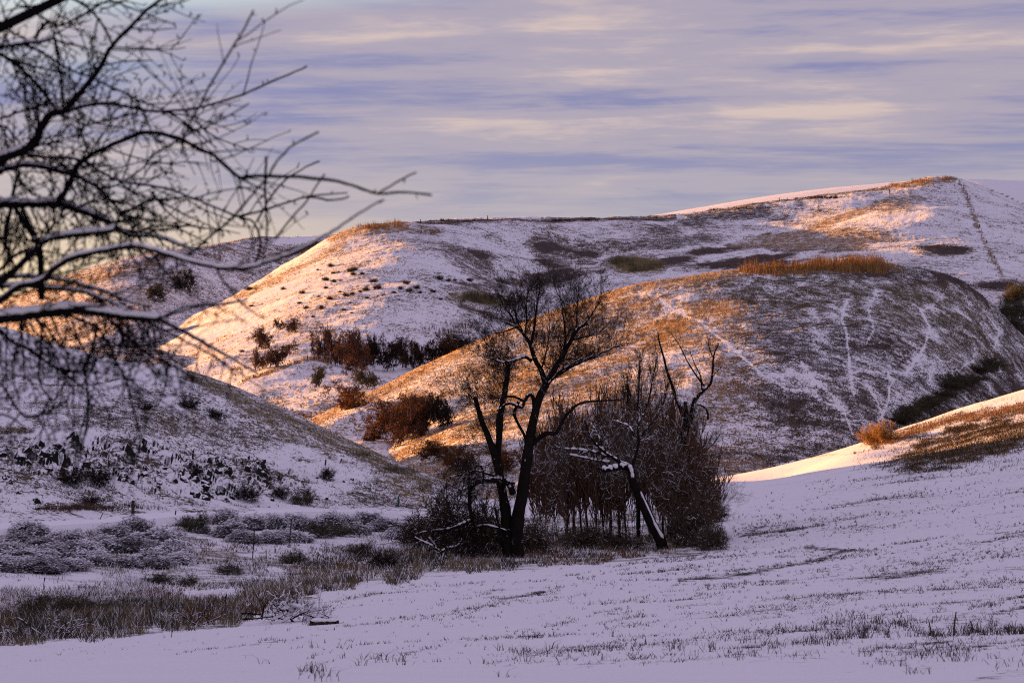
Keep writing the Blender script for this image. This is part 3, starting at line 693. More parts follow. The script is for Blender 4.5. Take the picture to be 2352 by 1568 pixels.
bt.limb(M1([(485, 1092), (478, 1050), (470, 1020), (440, 1025), (425, 1050)]), 3.2, 1.4, .3, -.8)
bt.limb(M1([(425, 1290), (380, 1310), (300, 1340), (200, 1350), (120, 1370)]), 3, 1, -.8, -1.5)
bt.limb(M1([(425, 1290), (440, 1340), (450, 1400), (440, 1450)]), 3.6, 2, .3, -1.5)
bt.limb(M1([(540, 1230), (560, 1320), (590, 1420), (610, 1480), (660, 1540)]), 2.6, 1.4, .3, -1.8)
bt.limb(M1([(660, 690), (640, 760), (690, 860), (710, 930)]), 4, 3, .3, .3)
bt.limb(M1([(600, 1350), (500, 1320), (420, 1330), (330, 1310), (250, 1280)]), 2.2, .8, -.8, -.6)
nl = len(bt.limbs)
bt.limb(M1([(650, 310), (622, 250), (590, 215), (555, 165)]), 2.2, .8, -.8, .2)
bt.limb(M1([(692, 352), (702, 280), (700, 200), (716, 110)]), 2.4, .8, -.6, .1)
bt.limb(M1([(580, 490), (540, 440), (500, 400), (470, 350)]), 2.0, .7, .8, -.8)
bt.limb(M1([(775, 530), (800, 450), (815, 360), (820, 260)]), 2.2, .7, .5, -.4)
bt.twigs([28, 29, 30, 31], 9.0, 1.4, 0.015, 3, kids=4, up=0.14, spread=0.62, t0=0.15)
bt.twigs([4, 5, 6, 7, 8, 9, 10, 11, 12], 7.5, 1.5, 0.016, 3, kids=4, up=0.16, spread=0.7, t0=0.1, rmin=.006)
bt.twigs([13, 14, 15, 16], 6.0, 1.3, 0.015, 3, kids=5, up=0.1, rmin=.006)
bt.twigs([3, 2], 10, 1.8, 0.015, 3, kids=5, up=0.05, bias=Vector((-0.6, 0, 0.2)), rmin=.006)
bt.twigs([17, 18, 19, 26], 2.5, 0.6, 0.010, 2, kids=4, up=0.05)
bt.twigs([20, 21, 22, 23, 24, 27], 9, 1.2, 0.014, 3, kids=5, rmin=.006, up=-0.12, wig=0.35, bias=Vector((-0.3, 0, -0.1)))
bt.twigs([0, 1], 2.5, 1.4, 0.014, 3, kids=5, up=0.05, bias=Vector((-0.2, 0, 0.2)), t0=0.05)
bt.plaster(3, .05, .5, .1, .4); bt.plaster(1, .46, .60, -.35, .36); bt.plaster(1, .34, .41, .1, .25); bt.plaster(20, .02, .2, -.2, .6)
bt.done(M_BARK, M_TWIG, 0.03, 0.028, 0.03)

lt = Traced('leaning_tree', (1512, 1232), gd(1512, 1262) , 'short snapped tree with snow along its leaning trunk, in front of the thicket', 'tree', 12)
lt.limb(M1([(1402, 1462), (1385, 1395), (1345, 1322), (1302, 1222), (1270, 1150), (1246, 1100), (1236, 1045), (1224, 1012)]), 14, 8, -0.4, name='trunk')
lt.limb(M1([(1222, 1028), (1180, 1024), (1130, 1036), (1086, 1040)]), 6.5, 4.5, -0.8)
lt.limb(M1([(1215, 1018), (1150, 982), (1090, 940), (1050, 900), (1020, 850), (1000, 790)]), 4.5, 1.3, -0.6)
lt.limb(M1([(1150, 978), (1060, 950), (980, 936), (895, 930)]), 2.6, 1, -0.6)
lt.limb(M1([(1130, 1000), (1060, 990), (990, 975), (920, 960)]), 2.2, 1, 0.6)
lt.limb(M1([(1090, 940), (1080, 890), (1050, 830), (1030, 800)]), 2.0, .8, 0.6)
lt.limb(M1([(1236, 1020), (1262, 960), (1275, 900), (1300, 850), (1350, 790)]), 4, 1.3, 0.6)
lt.limb(M1([(1275, 905), (1270, 850), (1275, 790), (1310, 740)]), 3, 1.3, 0.4)
lt.limb(M1([(1250, 870), (1230, 820), (1190, 800), (1160, 790)]), 2, .8, 0.2)
lt.twigs([2, 3, 4, 5, 6, 7, 8], 4, 0.6, 0.010, 2, kids=3)
lt.plaster(0, .12, .62, .75, .42); lt.plaster(0, .74, 1.0, .1, .8)
lt.done(M_BARK, M_TWIG, 0.012, 0.07, 0.3)

tt = Traced('dead_topped_tree', (1543, 1225), gd(1543, 1240), 'tall tree with forked, half dead, snow-flecked top at the right end of the thicket', 'tree', 13)
tt.limb(M1([(1438, 1430), (1440, 1372), (1448, 1230), (1464, 1060), (1486, 940), (1508, 850), (1520, 770)]), 12, 9, 0.5, name='trunk')
tt.limb(M1([(1515, 790), (1492, 735), (1470, 690), (1450, 620), (1420, 540), (1400, 460), (1380, 390), (1372, 335)]), 6, 1.2, 0.6, .5)
tt.limb(M1([(1530, 800), (1548, 740), (1560, 685), (1600, 640), (1640, 600), (1652, 540), (1656, 460), (1682, 395)]), 7, 1.2, -0.6, .5)
tt.limb(M1([(1620, 625), (1570, 560), (1520, 480), (1480, 400), (1440, 345)]), 2.6, .8, 0.8, .2)
tt.limb(M1([(1598, 640), (1590, 560), (1560, 500), (1535, 430)]), 2.2, .8, -0.6, .3)
tt.limb(M1([(1650, 560), (1690, 520), (1700, 500)]), 1.6, .6, .2)
tt.limb(M1([(1520, 775), (1514, 735), (1512, 690)]), 6, 4.5, 0.0, .4)
tt.limb(M1([(1650, 460), (1630, 400), (1640, 350)]), 1.5, .6, .2)
tt.limb(M1([(1495, 960), (1560, 926), (1590, 940), (1640, 920), (1690, 860)]), 3.6, 1, -1.0, .5)
tt.limb(M1([(1480, 660), (1440, 650), (1400, 645), (1350, 650)]), 1.8, .6, .6, .6)
tt.limb(M1([(1570, 700), (1610, 720), (1625, 745), (1628, 780)]), 2.0, 2.4, .2, .2)
tt.twigs([1, 2, 3, 4, 5, 7, 9], 4.5, 0.55, 0.010, 1, kids=3, up=0.2)
tt.twigs([8], 9, 0.7, 0.010, 3, kids=4)
tt.twigs([0], 9, 1.6, 0.013, 3, kids=4, bias=Vector((0.9, 0, 0.15)))
tt.plaster(0, .5, .58, -.2, .3); tt.plaster(0, .78, .86, .2, .6); tt.plaster(2, .05, .45, .4, .5); tt.plaster(1, .05, .5, .3, .4)
tt.done(M_BARK, M_TWIG, 0.016, 0.045, 0.12)

mt = Traced('young_tree', (1466, 1245), gd(1466, 1245) + 3, 'slender upright young tree whose straight stem tops the thicket', 'tree', 14)
mt.limb(M1([(1272, 1435), (1272, 1360), (1272, 1200), (1268, 1050), (1275, 900), (1278, 780), (1272, 690), (1276, 590), (1280, 480)]), 6, 1.5, 0.4, name='trunk')
mt.limb(M1([(1275, 800), (1320, 700), (1340, 600), (1365, 470)]), 3, .8, .5)
mt.limb(M1([(1275, 850), (1230, 760), (1215, 640), (1220, 540)]), 3, .8, .5)
mt.limb(M1([(1276, 900), (1350, 800), (1400, 700), (1420, 600)]), 3, .8, -.5)
mt.twigs([0, 1, 2, 3], 8, 0.9, 0.012, 3, kids=4, up=0.3, spread=0.5, t0=0.25)
mt.done(M_BARK, M_TWIG, 0.02, 0.03, 0.05)

# ------------------------------------------------------------------ bushes: prototypes and copies
def bush_polys(rng, h, w, n, lev, kids=3, up=0.12, lean=0.5, r=0.02, crown=0.0, nseg=4, wig=0.22, kl=0.5, spread=0.6):
    out = []
    for i in range(n):
        a = rng.uniform(0, 2 * math.pi); q = rng.random() ** 0.5
        b = Vector((math.cos(a) * w * 0.12 * q, math.sin(a) * w * 0.12 * q, 0))
        d = Vector((math.cos(a) * lean * q, math.sin(a) * lean * q, 1))
        grow(rng, out, b, d, h * rng.uniform(0.55, 0.95) * (1 - 0.25 * q), r * rng.uniform(0.6, 1.2), lev, nseg, up, wig, kids, kl, spread, 0.55, 0.006)
    return out
def fit(polys, h, w):
    """scale the growth so that its height is h and its width w"""
    A = np.array([tuple(q) for p, _ in polys for q in p]); z1 = np.percentile(A[:, 2], 99.7); x1 = np.percentile(np.hypot(A[:, 0], A[:, 1]), 93)
    sx, sz = 0.5 * w / x1, h / z1
    return [([Vector((q[0] * sx, q[1] * sx, q[2] * sz)) for q in p], r) for p, r in polys]
PROTO = {}
def proto(key, mk, parts):
    """first use builds, later uses copy the whole family"""
    PROTO[key] = mk
class Kind:
    def __init__(s, name, polys_fn, mat, cat, nvar=3, stems=0, sides=3, snow=0.0, rs=0.02, thick=0.02):
        s.name, s.cat, s.vars = name, cat, []
        for v in range(nvar):
            rng = random.Random(hash(name) % 1 + 100 * v + len(name))
            pol = polys_fn(rng, v)
            st = [q for q in pol if max(q[1]) >= rs]; tw = [q for q in pol if max(q[1]) < rs]
            parts = []
            if st: V, F = tubes(st, 5); parts.append(('trunk' if len(st) < 4 else 'stems', make_mesh('stems', V, F, [mat])))
            if tw: V, F = tubes(tw, sides); parts.append(('twigs', make_mesh('twigs', V, F, [mat])))
            if snow:
                sn = [q for q in snow_on(pol, 0.0, thick, rng, 0.4) if rng.random() < snow]
                if sn: V, F = tubes(sn, 3); parts.append(('snow', make_mesh('snow', V, F, [M_SNOW])))
            s.vars.append(parts)
        s.i = 0
    def put(s, loc, h, w, label, group=None, mat=None, rot=None):
        v = s.vars[s.i % len(s.vars)]; s.i += 1
        root = link(s.name, None, None, None, label, s.cat, group, loc)
        root.rotation_euler = (0, 0, rot if rot is not None else (s.i * 2.399) % 6.283); root.scale = (w, w, h)
        for nm, me in v:
            if mat is not None:
                key = (me.name, mat.name)
                if key not in MATCOPY:
                    m2 = me.copy(); m2.materials.clear(); m2.materials.append(mat if nm != 'snow' else M_SNOW); MATCOPY[key] = m2
                me = MATCOPY[key]
            link(nm, me, root, 'stuff')
        return root
MATCOPY = {}
ORD = 'first second third fourth fifth sixth seventh eighth ninth tenth eleventh twelfth thirteenth fourteenth'.split()
def scaled_r(pol, k): return [(p, [x * k for x in r]) for p, r in pol]
# unit-size bushes (height 1, width 1): the radii are for a 3 to 5 m bush
def thorn(rng, v):
    return scaled_r(fit(bush_polys(rng, 1, 1, 1 + v % 2, 4, 5, 0.03, 0.25, 0.05, wig=0.3, kl=0.62, spread=0.95), 1, 1), 1)
def make_unit(n, lev, kids, up, lean, r, wig=0.22, kl=0.5, spread=0.6, rm=1.0):
    def f(rng, v):
        pol = bush_polys(rng, 1, 1, n, lev, kids, up / 1.0, lean, r, wig=wig, kl=kl, spread=spread)
        pol = fit(pol, 1, 1); return [(p, [max(x, r * 0.3) for x in rr]) for p, rr in pol]
    return f
def alder(rng, v):
    out = []
    for i in range(5):
        a = rng.uniform(0, 6.283); q = rng.random() ** .5; p = Vector((math.cos(a) * .1 * q, math.sin(a) * .1 * q, 0)); d = Vector((math.cos(a) * .35 * q, math.sin(a) * .35 * q, 1)).normalized()
        pts = [p.copy()]; n = 4; hh = rng.uniform(.28, .45)
        for j in range(n):
            d = (d + vrand(rng) * .10).normalized(); p = p + d * hh / n; pts.append(p.copy())
        out.append((pts, [0.0036 - .0003 * j for j in range(n + 1)]))
        for j in range(3): grow(rng, out, pts[-1] if j else pts[-2], (d + vrand(rng) * .55).normalized(), rng.uniform(.4, .6), .0022, 3, 4, .07, .2, 5, .55, .8, .55, .0008)
        for j in range(3): grow(rng, out, pts[rng.randint(1, 3)], (d * .3 + vrand(rng)).normalized(), rng.uniform(.12, .25), .0012, 1, 4, .02, .2, 4, .5, .8, .6, .0007)
    return fit(out, 1, 1)
K_THORN = Kind('thorn_tree', make_unit(4, 4, 6, 0.0, 0.7, 0.010, 0.3, 0.6, 1.0), M_HAW, 'tree', 4, rs=0.009)
K_WILLOW = Kind('willow_bush', make_unit(26, 2, 9, 0.25, 0.55, 0.0014, 0.13, 0.40, 0.5), M_WILLOW, 'bush', 4, rs=0.0012, snow=0.10, thick=0.002)
K_ALDER = Kind('thicket_tree', alder, M_THICK, 'tree', 5, rs=0.0016, snow=0.14, thick=0.002)
K_SHRUB = Kind('shrub', make_unit(34, 2, 8, 0.10, 1.0, 0.007, 0.3, 0.5, 0.8), M_GREYT, 'shrub', 4, rs=0.02)
K_BRIAR = Kind('briar_bush', make_unit(30, 2, 8, -0.02, 1.1, 0.0028, 0.3, 0.5, 0.8), M_TWIG, 'bush', 3, rs=0.02, snow=0.08, thick=0.004)

def at_g(px, py):
    d = gz.hit(px, py) or 120.0; x = P(px, py, d)[0]
    return Vector((x, d, float(gz.z(x, d)[0]) - 0.03)), d
def at_land(land, px, py, sink=0.05):
    q = land.at(px, py)
    return (Vector((q[0], q[1], q[2] - sink)), q[1]) if q else (None, None)
# thicket behind and beside the big tree: (px, base py, height px, width px, depth shift)
TH = [(1265, 1238, 280, 140, 10, 'at its left end, behind the big tree'), (1325, 1240, 345, 150, 9, 'second from its left end'), (1375, 1238, 365, 150, 7, 'with a ragged high top, left of its middle'),
      (1425, 1240, 355, 120, 8, 'in its middle'), (1470, 1240, 385, 150, 6, 'around the slender young tree'), (1515, 1240, 355, 150, 7, 'behind the leaning snapped trunk'),
      (1565, 1238, 315, 150, 5, 'at the foot of the dead-topped tree'), (1598, 1236, 240, 130, 4, 'low at its right end')]
rsx = random.Random(3)
for px, py, h, wd, ds, ph in TH:
    p, d = at_g(px, py + 14); d2 = d + ds; x = P(px, py, d2)[0]; k_ = d2 / FPX
    if 'slender' in ph: continue
    K_WILLOW.put(Vector((x, d2, float(gz.z(x, d2)[0]) - .1)), (h - 45 * rsx.random()) * k_, wd * (0.8 + .4 * rsx.random()) * k_, 'red-brown willow bush in the creek thicket, ' + ph, 'willow bushes of the thicket')
TK = [(1268, 215, 150, 12), (1300, 300, 160, 2), (1345, 345, 170, 11), (1385, 330, 150, 1), (1425, 390, 180, 10), (1405, 370, 150, 5), (1320, 330, 150, 7), (1530, 340, 160, 5), (1462, 340, 160, 0), (1500, 375, 190, 9), (1545, 300, 170, 2), (1580, 285, 190, 7), (1615, 200, 170, 3)]
for i, (px, h, wd, ds) in enumerate(TK):
    p, d = at_g(px, 1256); d2 = d + ds; x = P(px, 1250, d2)[0]; k_ = d2 / FPX
    K_ALDER.put(Vector((x, d2, float(gz.z(x, d2)[0]) - .1)), h * k_ * 1.05, wd * k_ * 1.15, 'many-stemmed bare grey-brown thicket tree, %s from the left' % ORD[i], 'bare trees of the thicket')
for px, py, h, wd, ph in ((1050, 1268, 150, 170, 'left of the big trunks'), (985, 1255, 90, 130, 'leftmost, above the snowy fallen branches'), (1235, 1272, 100, 90, 'just right of the big trunks'), (1110, 1280, 120, 120, 'under the arched limb of the big tree'),
                         (1600, 1255, 130, 110, 'below the dead-topped tree'), (1640, 1262, 70, 80, 'at the very right end of the thicket'), (1330, 1262, 60, 110, 'left of the leaning trunk'), (1420, 1262, 50, 120, 'under the middle of the thicket'),
                         (1625, 1205, 90, 70, 'leaning out to the right over the snow')):
    p, d = at_g(px, py); k_ = d / FPX
    K_BRIAR.put(p, h * k_, wd * k_, 'dark tangled leafless briar bush ' + ph, 'briars under the creek trees', M_THICK)
p, d = at_g(1640, 1200); K_SHRUB.put(p, 42 * d / FPX, 60 * d / FPX, 'low olive brown bush poking out right of the thicket onto the snow field')
# slim stems standing in the thicket
SAP = [(905, 1370, 780, -25), (945, 1375, 900, -20), (985, 1390, 950, 10), (1020, 1380, 900, 25), (1060, 1395, 860, -15), (1100, 1400, 900, 10), (1130, 1390, 960, 20), (1175, 1395, 900, -10), (1210, 1385, 960, 15), (1330, 1370, 900, 20), (1400, 1380, 820, 10), (1480, 1370, 880, 25)]
rs_ = random.Random(5)
for i, (x, y0, y1, ln) in enumerate(SAP):
    (px0, py0), (px1, py1) = M1([(x, y0), (x - ln, y1)])
    d = gd(px0, py0 + 8) + rs_.uniform(1, 5)
    words = ('slim bare sapling', 'thin dark sapling', 'slender snow-flecked sapling')[i % 3]
    s_ = Traced('sapling', (px0, py0), d, words + (', %s stem from the left in the thicket' % ('first second third fourth fifth sixth seventh eighth ninth tenth eleventh twelfth'.split()[i])), 'sapling', 60 + i, 'slim stems in the thicket')
    s_.limb([(px0, py0 + 4), (px0 * .7 + px1 * .3 + rs_.uniform(-4, 4), py0 * .7 + py1 * .3), (px0 * .35 + px1 * .65 + rs_.uniform(-5, 5), py0 * .35 + py1 * .65), (px1, py1)], rs_.uniform(2.4, 4.2), 0.9, rs_.uniform(-.6, .6), name='trunk')
    s_.twigs([0], 4, 0.9, 0.010, 2, kids=3, up=0.08)
    s_.done(M_BARK, M_TWIG, 0.01, 0.03, 0.25)

# ------------------------------------------------------------------ trees and bushes on the far slopes
def M3(x, y): return (470.4 + .32 * x, 470.4 + .32 * y)
HILLT = [(410, 1032, 160, 130, 'b', 'reddish thorn bush, upper one of the stacked pair at the left of the sunny slope', M_HAW), (402, 1192, 150, 105, 'b', 'reddish thorn tree, lower one of the stacked pair on the sunny slope', M_HAW),
         (555, 1168, 180, 190, 'b', 'dome-shaped thorn bush on the fence line right of the stacked pair', M_HAW), (538, 903, 88, 66, 'b', 'left bush of the small pair high on the sunny slope', M_HAW), (628, 913, 105, 95, 'b', 'right bush of the small pair high on the sunny slope', M_HAW),
         (838, 1138, 250, 130, 'b', 'rust-tinged thorn tree at the left end of the hillside row', M_HAW), (905, 1150, 260, 150, 'b', 'broad rust-tinged thorn tree, second in the hillside row', M_HAW), (985, 1165, 240, 130, 'b', 'dark thorn tree, third in the hillside row', M_TWIG),
         (1072, 1248, 330, 190, 'b', 'tallest thorn tree of the hillside row, standing forward of the others', M_HAW), (1130, 1180, 270, 150, 'b', 'dark thorn tree just right of the tallest one in the hillside row', M_TWIG),
         (1218, 1150, 170, 120, 'b', 'grey thorn tree with a narrow gap on both sides in the hillside row', M_TWIG), (1300, 1208, 250, 210, 'b', 'thorn tree with a clear single stem standing on snow in the hillside row', M_TWIG), (1385, 1112, 160, 130, 'b', 'round thorn tree behind the clear-stemmed one', M_TWIG),
         (1470, 1192, 210, 120, 'b', 'narrow thorn tree right of the clear-stemmed one', M_TWIG), (1520, 1180, 190, 100, 'b', 'narrow thorn tree close against the domed hill crest', M_TWIG), (1650, 1150, 210, 200, 'b', 'broad dark thorn tree half hidden by the domed hill crest', M_TWIG), (1830, 1080, 150, 190, 'b', 'last thorn tree of the row, hidden up to its crown by the domed hill', M_TWIG), (1740, 1110, 150, 140, 'b', 'thorn tree with only its crown above the domed hill crest', M_TWIG),
         (838, 1312, 165, 140, 'b', 'pale straw-coloured bare bush below the hillside row, left one', M_GREYT), (1175, 1325, 150, 170, 'b', 'pale grey-green bare bush below the hillside row, right one', M_GREYT)]
for x, y, h, wd, ld, lab, mt_ in HILLT:
    px, py = M3(x, y); p, d = at_land(land_b, px, py)
    if p is None: continue
    k_ = d / FPX; K_THORN.put(p, h * .32 * k_ * 1.03, wd * .32 * k_ * 1.12, lab, 'thorn trees on the hillside', mt_)
for px, py, h, wd, lab, ld, mt_ in ((358, 690, 42, 44, 'round brown bush on the far left slope, lower left of two', land_a, M_GREYT), (424, 668, 54, 52, 'larger dark bush on the far left slope, upper right of two', land_a, M_GREYT),
        (795, 984, 100, 108, 'rust-red spreading tree at the sunlit foot of the domed hill', land_b, M_RUSTY), (845, 1035, 50, 34, 'small reddish shrub in front of the rust-red tree', land_d, M_RUSTY),
        (896, 1022, 105, 90, 'orange-brown bush, leftmost of the clump at the domed hill foot', land_d, M_RUSTY), (935, 1018, 112, 100, 'orange-brown bush, second of the clump at the domed hill foot', land_d, M_HAW),
        (975, 1000, 100, 90, 'shaded brown bush on the right of the clump at the domed hill foot', land_d, M_HAW), (1015, 985, 88, 70, 'shaded grey bush at the upper right edge of the clump', land_d, M_TWIG), (948, 960, 50, 80, 'low brown bush at the top of the clump', land_d, M_HAW),
        (1060, 1075, 60, 90, 'low rusty scrub bush behind the big tree, left one', land_d, M_RUSTY), (1150, 1085, 60, 80, 'low rusty scrub bush behind the big tree trunks', land_d, M_RUSTY), (1280, 1100, 60, 90, 'low rusty scrub bush behind the left of the thicket', land_d, M_RUSTY), (1000, 1060, 50, 70, 'low rusty scrub bush at the shade line left of the big tree', land_d, M_RUSTY)):
    p, d = at_land(ld, px, py)
    if p is None: p, d = at_land(land_d, px, py)
    if p is None: continue
    k_ = d / FPX; K_THORN.put(p, h * k_, wd * k_ * 1.1, lab, None, mt_)
# orange bush and dark shrubs on the right
p, d = at_land(land_g, 2020, 1020)
for px, py, h, wd, lab in ((1997, 1022, 44, 50, 'glowing orange bush at the tip of the right knoll, left half'), (2030, 1016, 50, 60, 'glowing orange bush at the tip of the right knoll, right half')):
    p, d = at_land(land_g, px, py); k_ = d / FPX
    K_SHRUB.put(p, h * k_, wd * k_, lab, 'orange bushes on the knoll tip', M_ORANGE)
rs_ = random.Random(9); n_ = 0
ORD_ = 'first second third fourth fifth sixth seventh eighth ninth tenth eleventh twelfth thirteenth fourteenth'.split()
for i in range(14):
    f = i / 13; px = 2072 + 200 * f + rs_.uniform(-6, 6); py = 972 - 118 * f + rs_.uniform(-4, 6)
    q = land_d.at(px, py) or land_b.at(px, py)
    if q is None: continue
    d = q[1]; k_ = d / FPX
    K_SHRUB.put(Vector((q[0], q[1], q[2] - .1)), (30 + 10 * math.sin(i)) * k_, 64 * k_, 'dark olive shrub in the gully row by the domed hill, %s from its lower end' % ORD[i], 'shrubs in the gully row', M_GREYT)
for i, (px, py) in enumerate(((2330, 700), (2352, 690), (2316, 735), (2345, 740), (2328, 775), (2360, 780), (2340, 795))):
    q = land_b.at(px, py) or land_d.at(px, py)
    if q is None: continue
    k_ = q[1] / FPX
    K_SHRUB.put(Vector((q[0], q[1], q[2] - .1)), 44 * k_, 66 * k_, 'dark shrub in the clump at the right edge, ' + ('its top left one', 'its top right one', 'left one of its second row', 'right one of its second row', 'left one of its lower row', 'lowest one cut by the picture edge', 'its lowest middle one')[i], 'dark shrubs at the right edge', M_GREYT)
# small shrubs dotted over the broad hill
DOTS = [(810, 475), (905, 450), (925, 490), (960, 485), (870, 540), (925, 550), (975, 537), (1045, 480), (1065, 500), (1130, 492), (1110, 520), (1075, 470), (870, 605), (970, 617), (1015, 650), (1060, 635), (1115, 617), (1160, 600), (1235, 590), (1165, 660), (1045, 700), (895, 680), (1000, 745), (1055, 770), (835, 750), (730, 750), (815, 650), (1445, 555), (1405, 585), (1355, 625), (1290, 632), (1520, 580), (1545, 615), (1695, 660), (1465, 605), (1640, 610), (775, 805), (315, 618), (570, 605), (335, 725), (1390, 675), (1905, 550), (1745, 548), (1795, 543), (1685, 535), (265, 1060), (660, 1050), (1210, 560), (700, 640), (680, 700)]
for i, (x, y) in enumerate(DOTS):
    px, py = M3(x, y); q = land_b.at(px, py)
    if q is None: continue
    k_ = q[1] / FPX; sz = 5.5 + 9 * ((i * 37) % 10) / 10 + (5 if (x, y) == (1235, 590) else 0)
    K_SHRUB.put(Vector((q[0], q[1], q[2] - .15)), sz * .85 * k_, sz * 1.5 * k_, 'little brown shrub dotted on the broad hill', 'little shrubs dotted over the broad hill', M_GREYT if i % 3 else M_HAW)
# ------------------------------------------------------------------ grass, stubble and reeds
class Sight:
    """where lines of sight meet a land, for many points at once"""
    def __init__(s, land, px0, px1, step=8):
        s.land = land; s.px0, s.step = px0, step; s.cols = np.arange(px0, px1 + step, step); s.yy = np.geomspace(land.ys[0], land.ys[-1], 900)
        X = ((s.cols - CX) / FPX)[:, None] * s.yy[None]; Y = np.broadcast_to(s.yy, X.shape)
        Z = land.base(X, Y); _, py = proj(X, Y, Z); s.run = np.minimum.accumulate(py, axis=1); s.top = s.run[:, -1]
    def __call__(s, px, py):
        c = np.clip(np.rint((px - s.px0) / s.step).astype(int), 0, len(s.cols) - 1); d = np.full(len(px), np.nan)
        for k_ in np.unique(c):
            m = c == k_; i = np.searchsorted(-s.run[k_], -py[m])
            ok = i < len(s.yy); dd = np.where(ok, s.yy[np.minimum(i, len(s.yy) - 1)], np.nan); d[m] = dd
        X = (px - CX) / FPX * d / (CT + 0 * d) * 1.0
        t = d / (CT - (CY - py) / FPX * ST); X = (px - CX) / FPX * t
        return X, d
def blades(name, X, Y, Z, H, Wd, mats, mi, rng, lean=0.35, kind='stuff', n_per=1, spread=0.1, bend=False, parent=None):
    n = len(X) * n_per
    X, Y, Z, H, Wd, mi = [np.repeat(a, n_per) for a in (X, Y, Z, H, Wd, mi)]
    X = X + rng.normal(0, 1, n) * spread; Y = Y + rng.normal(0, 1, n) * spread
    H = H * rng.uniform(0.5, 1.1, n); a = rng.uniform(0, np.pi, n); ln = rng.normal(0, lean, (n, 2)) * H[:, None]
    B = np.stack([X, Y, Z - 0.02], -1); w_ = np.stack([np.cos(a) * Wd * 0.5, np.sin(a) * Wd * 0.5 * 0.6, 0 * a], -1)
    tip = B + np.stack([ln[:, 0], ln[:, 1], H], -1)
    if not bend:
        V = np.stack([B - w_, B + w_, tip], 1).reshape(-1, 3); F = np.arange(3 * n).reshape(-1, 3); m2 = mi
    else:
        mid = B + np.stack([ln[:, 0] * 0.3, ln[:, 1] * 0.3, H * 0.6], -1); tip = tip - np.stack([0 * a, 0 * a, H * 0.1], -1) + np.stack([ln[:, 0] * .4, ln[:, 1] * .4, 0 * a], -1)
        V = np.stack([B - w_, B + w_, mid + w_ * .7, mid - w_ * .7, tip], 1).reshape(-1, 3)
        k_ = np.arange(n)[:, None] * 5
        F = np.concatenate([k_ + [[0, 1, 2]], k_ + [[0, 2, 3]], k_ + [[3, 2, 4]]]); m2 = np.concatenate([mi, mi, mi])
    return link(name, make_mesh(name, V, F, mats, False, m2), parent, kind)
R = np.random.default_rng(7)
sg = Sight(land_g, -60, 2420, 8)
EDGE_X = [-400, 0, 300, 540, 700, 900, 1200, 1480, 1660, 1700]; EDGE_Y = [1530, 1490, 1460, 1435, 1372, 1332, 1305, 1280, 1268, 1262]
ROAD_X = [-400, 0, 300, 560, 960, 1240]; ROAD_Y = [1252, 1226, 1198, 1184, 1186, 1205]
# creek bank: tall dry grass and weeds
def density_creek(px, py):
    e = np.interp(px, EDGE_X, EDGE_Y) + 16 * fbm(px / 45, py / 200, 3, 99); r = np.interp(px, ROAD_X, ROAD_Y)
    n1_ = fbm(px / 70, py / 22, 4, 101); n2_ = fbm(px / 160, py / 60, 3, 102)
    d = 0.60 + 1.2 * n1_ + 0.5 * n2_
    d = d + 0.3 * (px < 620) * (py > 1300) + 0.55 * np.clip(1 - np.abs(py - (e - 28)) / 46, 0, 1) + 0.5 * ell(px, py, 230, 1385, 260, 40) + 0.35 * ell(px, py, 1150, 1265, 480, 40)
    d = d - 0.5 * ell(px, py, 660, 1240, 170, 34) - 0.55 * ell(px, py, 120, 1335, 300, 20, -2) - 0.7 * ell(px, py, 480, 1365, 90, 16) - 0.3 * ell(px, py, 60, 1290, 200, 26)
    ok = (py < e + 3 * n1_ * 4 - 2) & (py > r + 6) & (px < 1665 - 10 * n1_)
    return np.where(ok, np.clip(d, 0, 1), 0)
N = 90000
px = R.uniform(-60, 1670, N); py = R.uniform(1175, 1520, N); dn = density_creek(px, py); m = R.random(N) < dn; px, py = px[m], py[m]
X, Y = sg(px, py); ok = ~np.isnan(Y); X, Y, px, py = X[ok], Y[ok], px[ok], py[ok]; Z = land_g.base(X, Y)
e_ = np.interp(px, EDGE_X, EDGE_Y)
tall = np.clip(1 - np.abs(py - (e_ - 40)) / 60, 0, 1) * 0.5 + 0.5 + 0.35 * fbm(px / 50, py / 20, 3, 103)
H = 0.37 * tall * R.uniform(.45, 1.5, len(X)); cl_ = fbm(px / 90, py / 25, 3, 104) + 0.25 * ell(px, py, 500, 1400, 160, 40) + .3 * ell(px, py, 1330, 1290, 150, 30)
mi = np.where(cl_ > 0.34, 2, np.where(fbm(px / 40, py / 14, 3, 105) > -0.05, 0, 1)); mi = np.where(R.random(len(X)) < 0.12 + 0.40 * np.clip(1.25 - np.abs(py - (e_ - 130)) / 60, 0, 1), 3, mi)
blades('creek_grass', X, Y, Z, H, np.full(len(X), .035) * Y / 80, [M_STRAW, M_STRAW2, M_RUST, M_SNOW], mi, R, 0.45, n_per=3, spread=0.09)
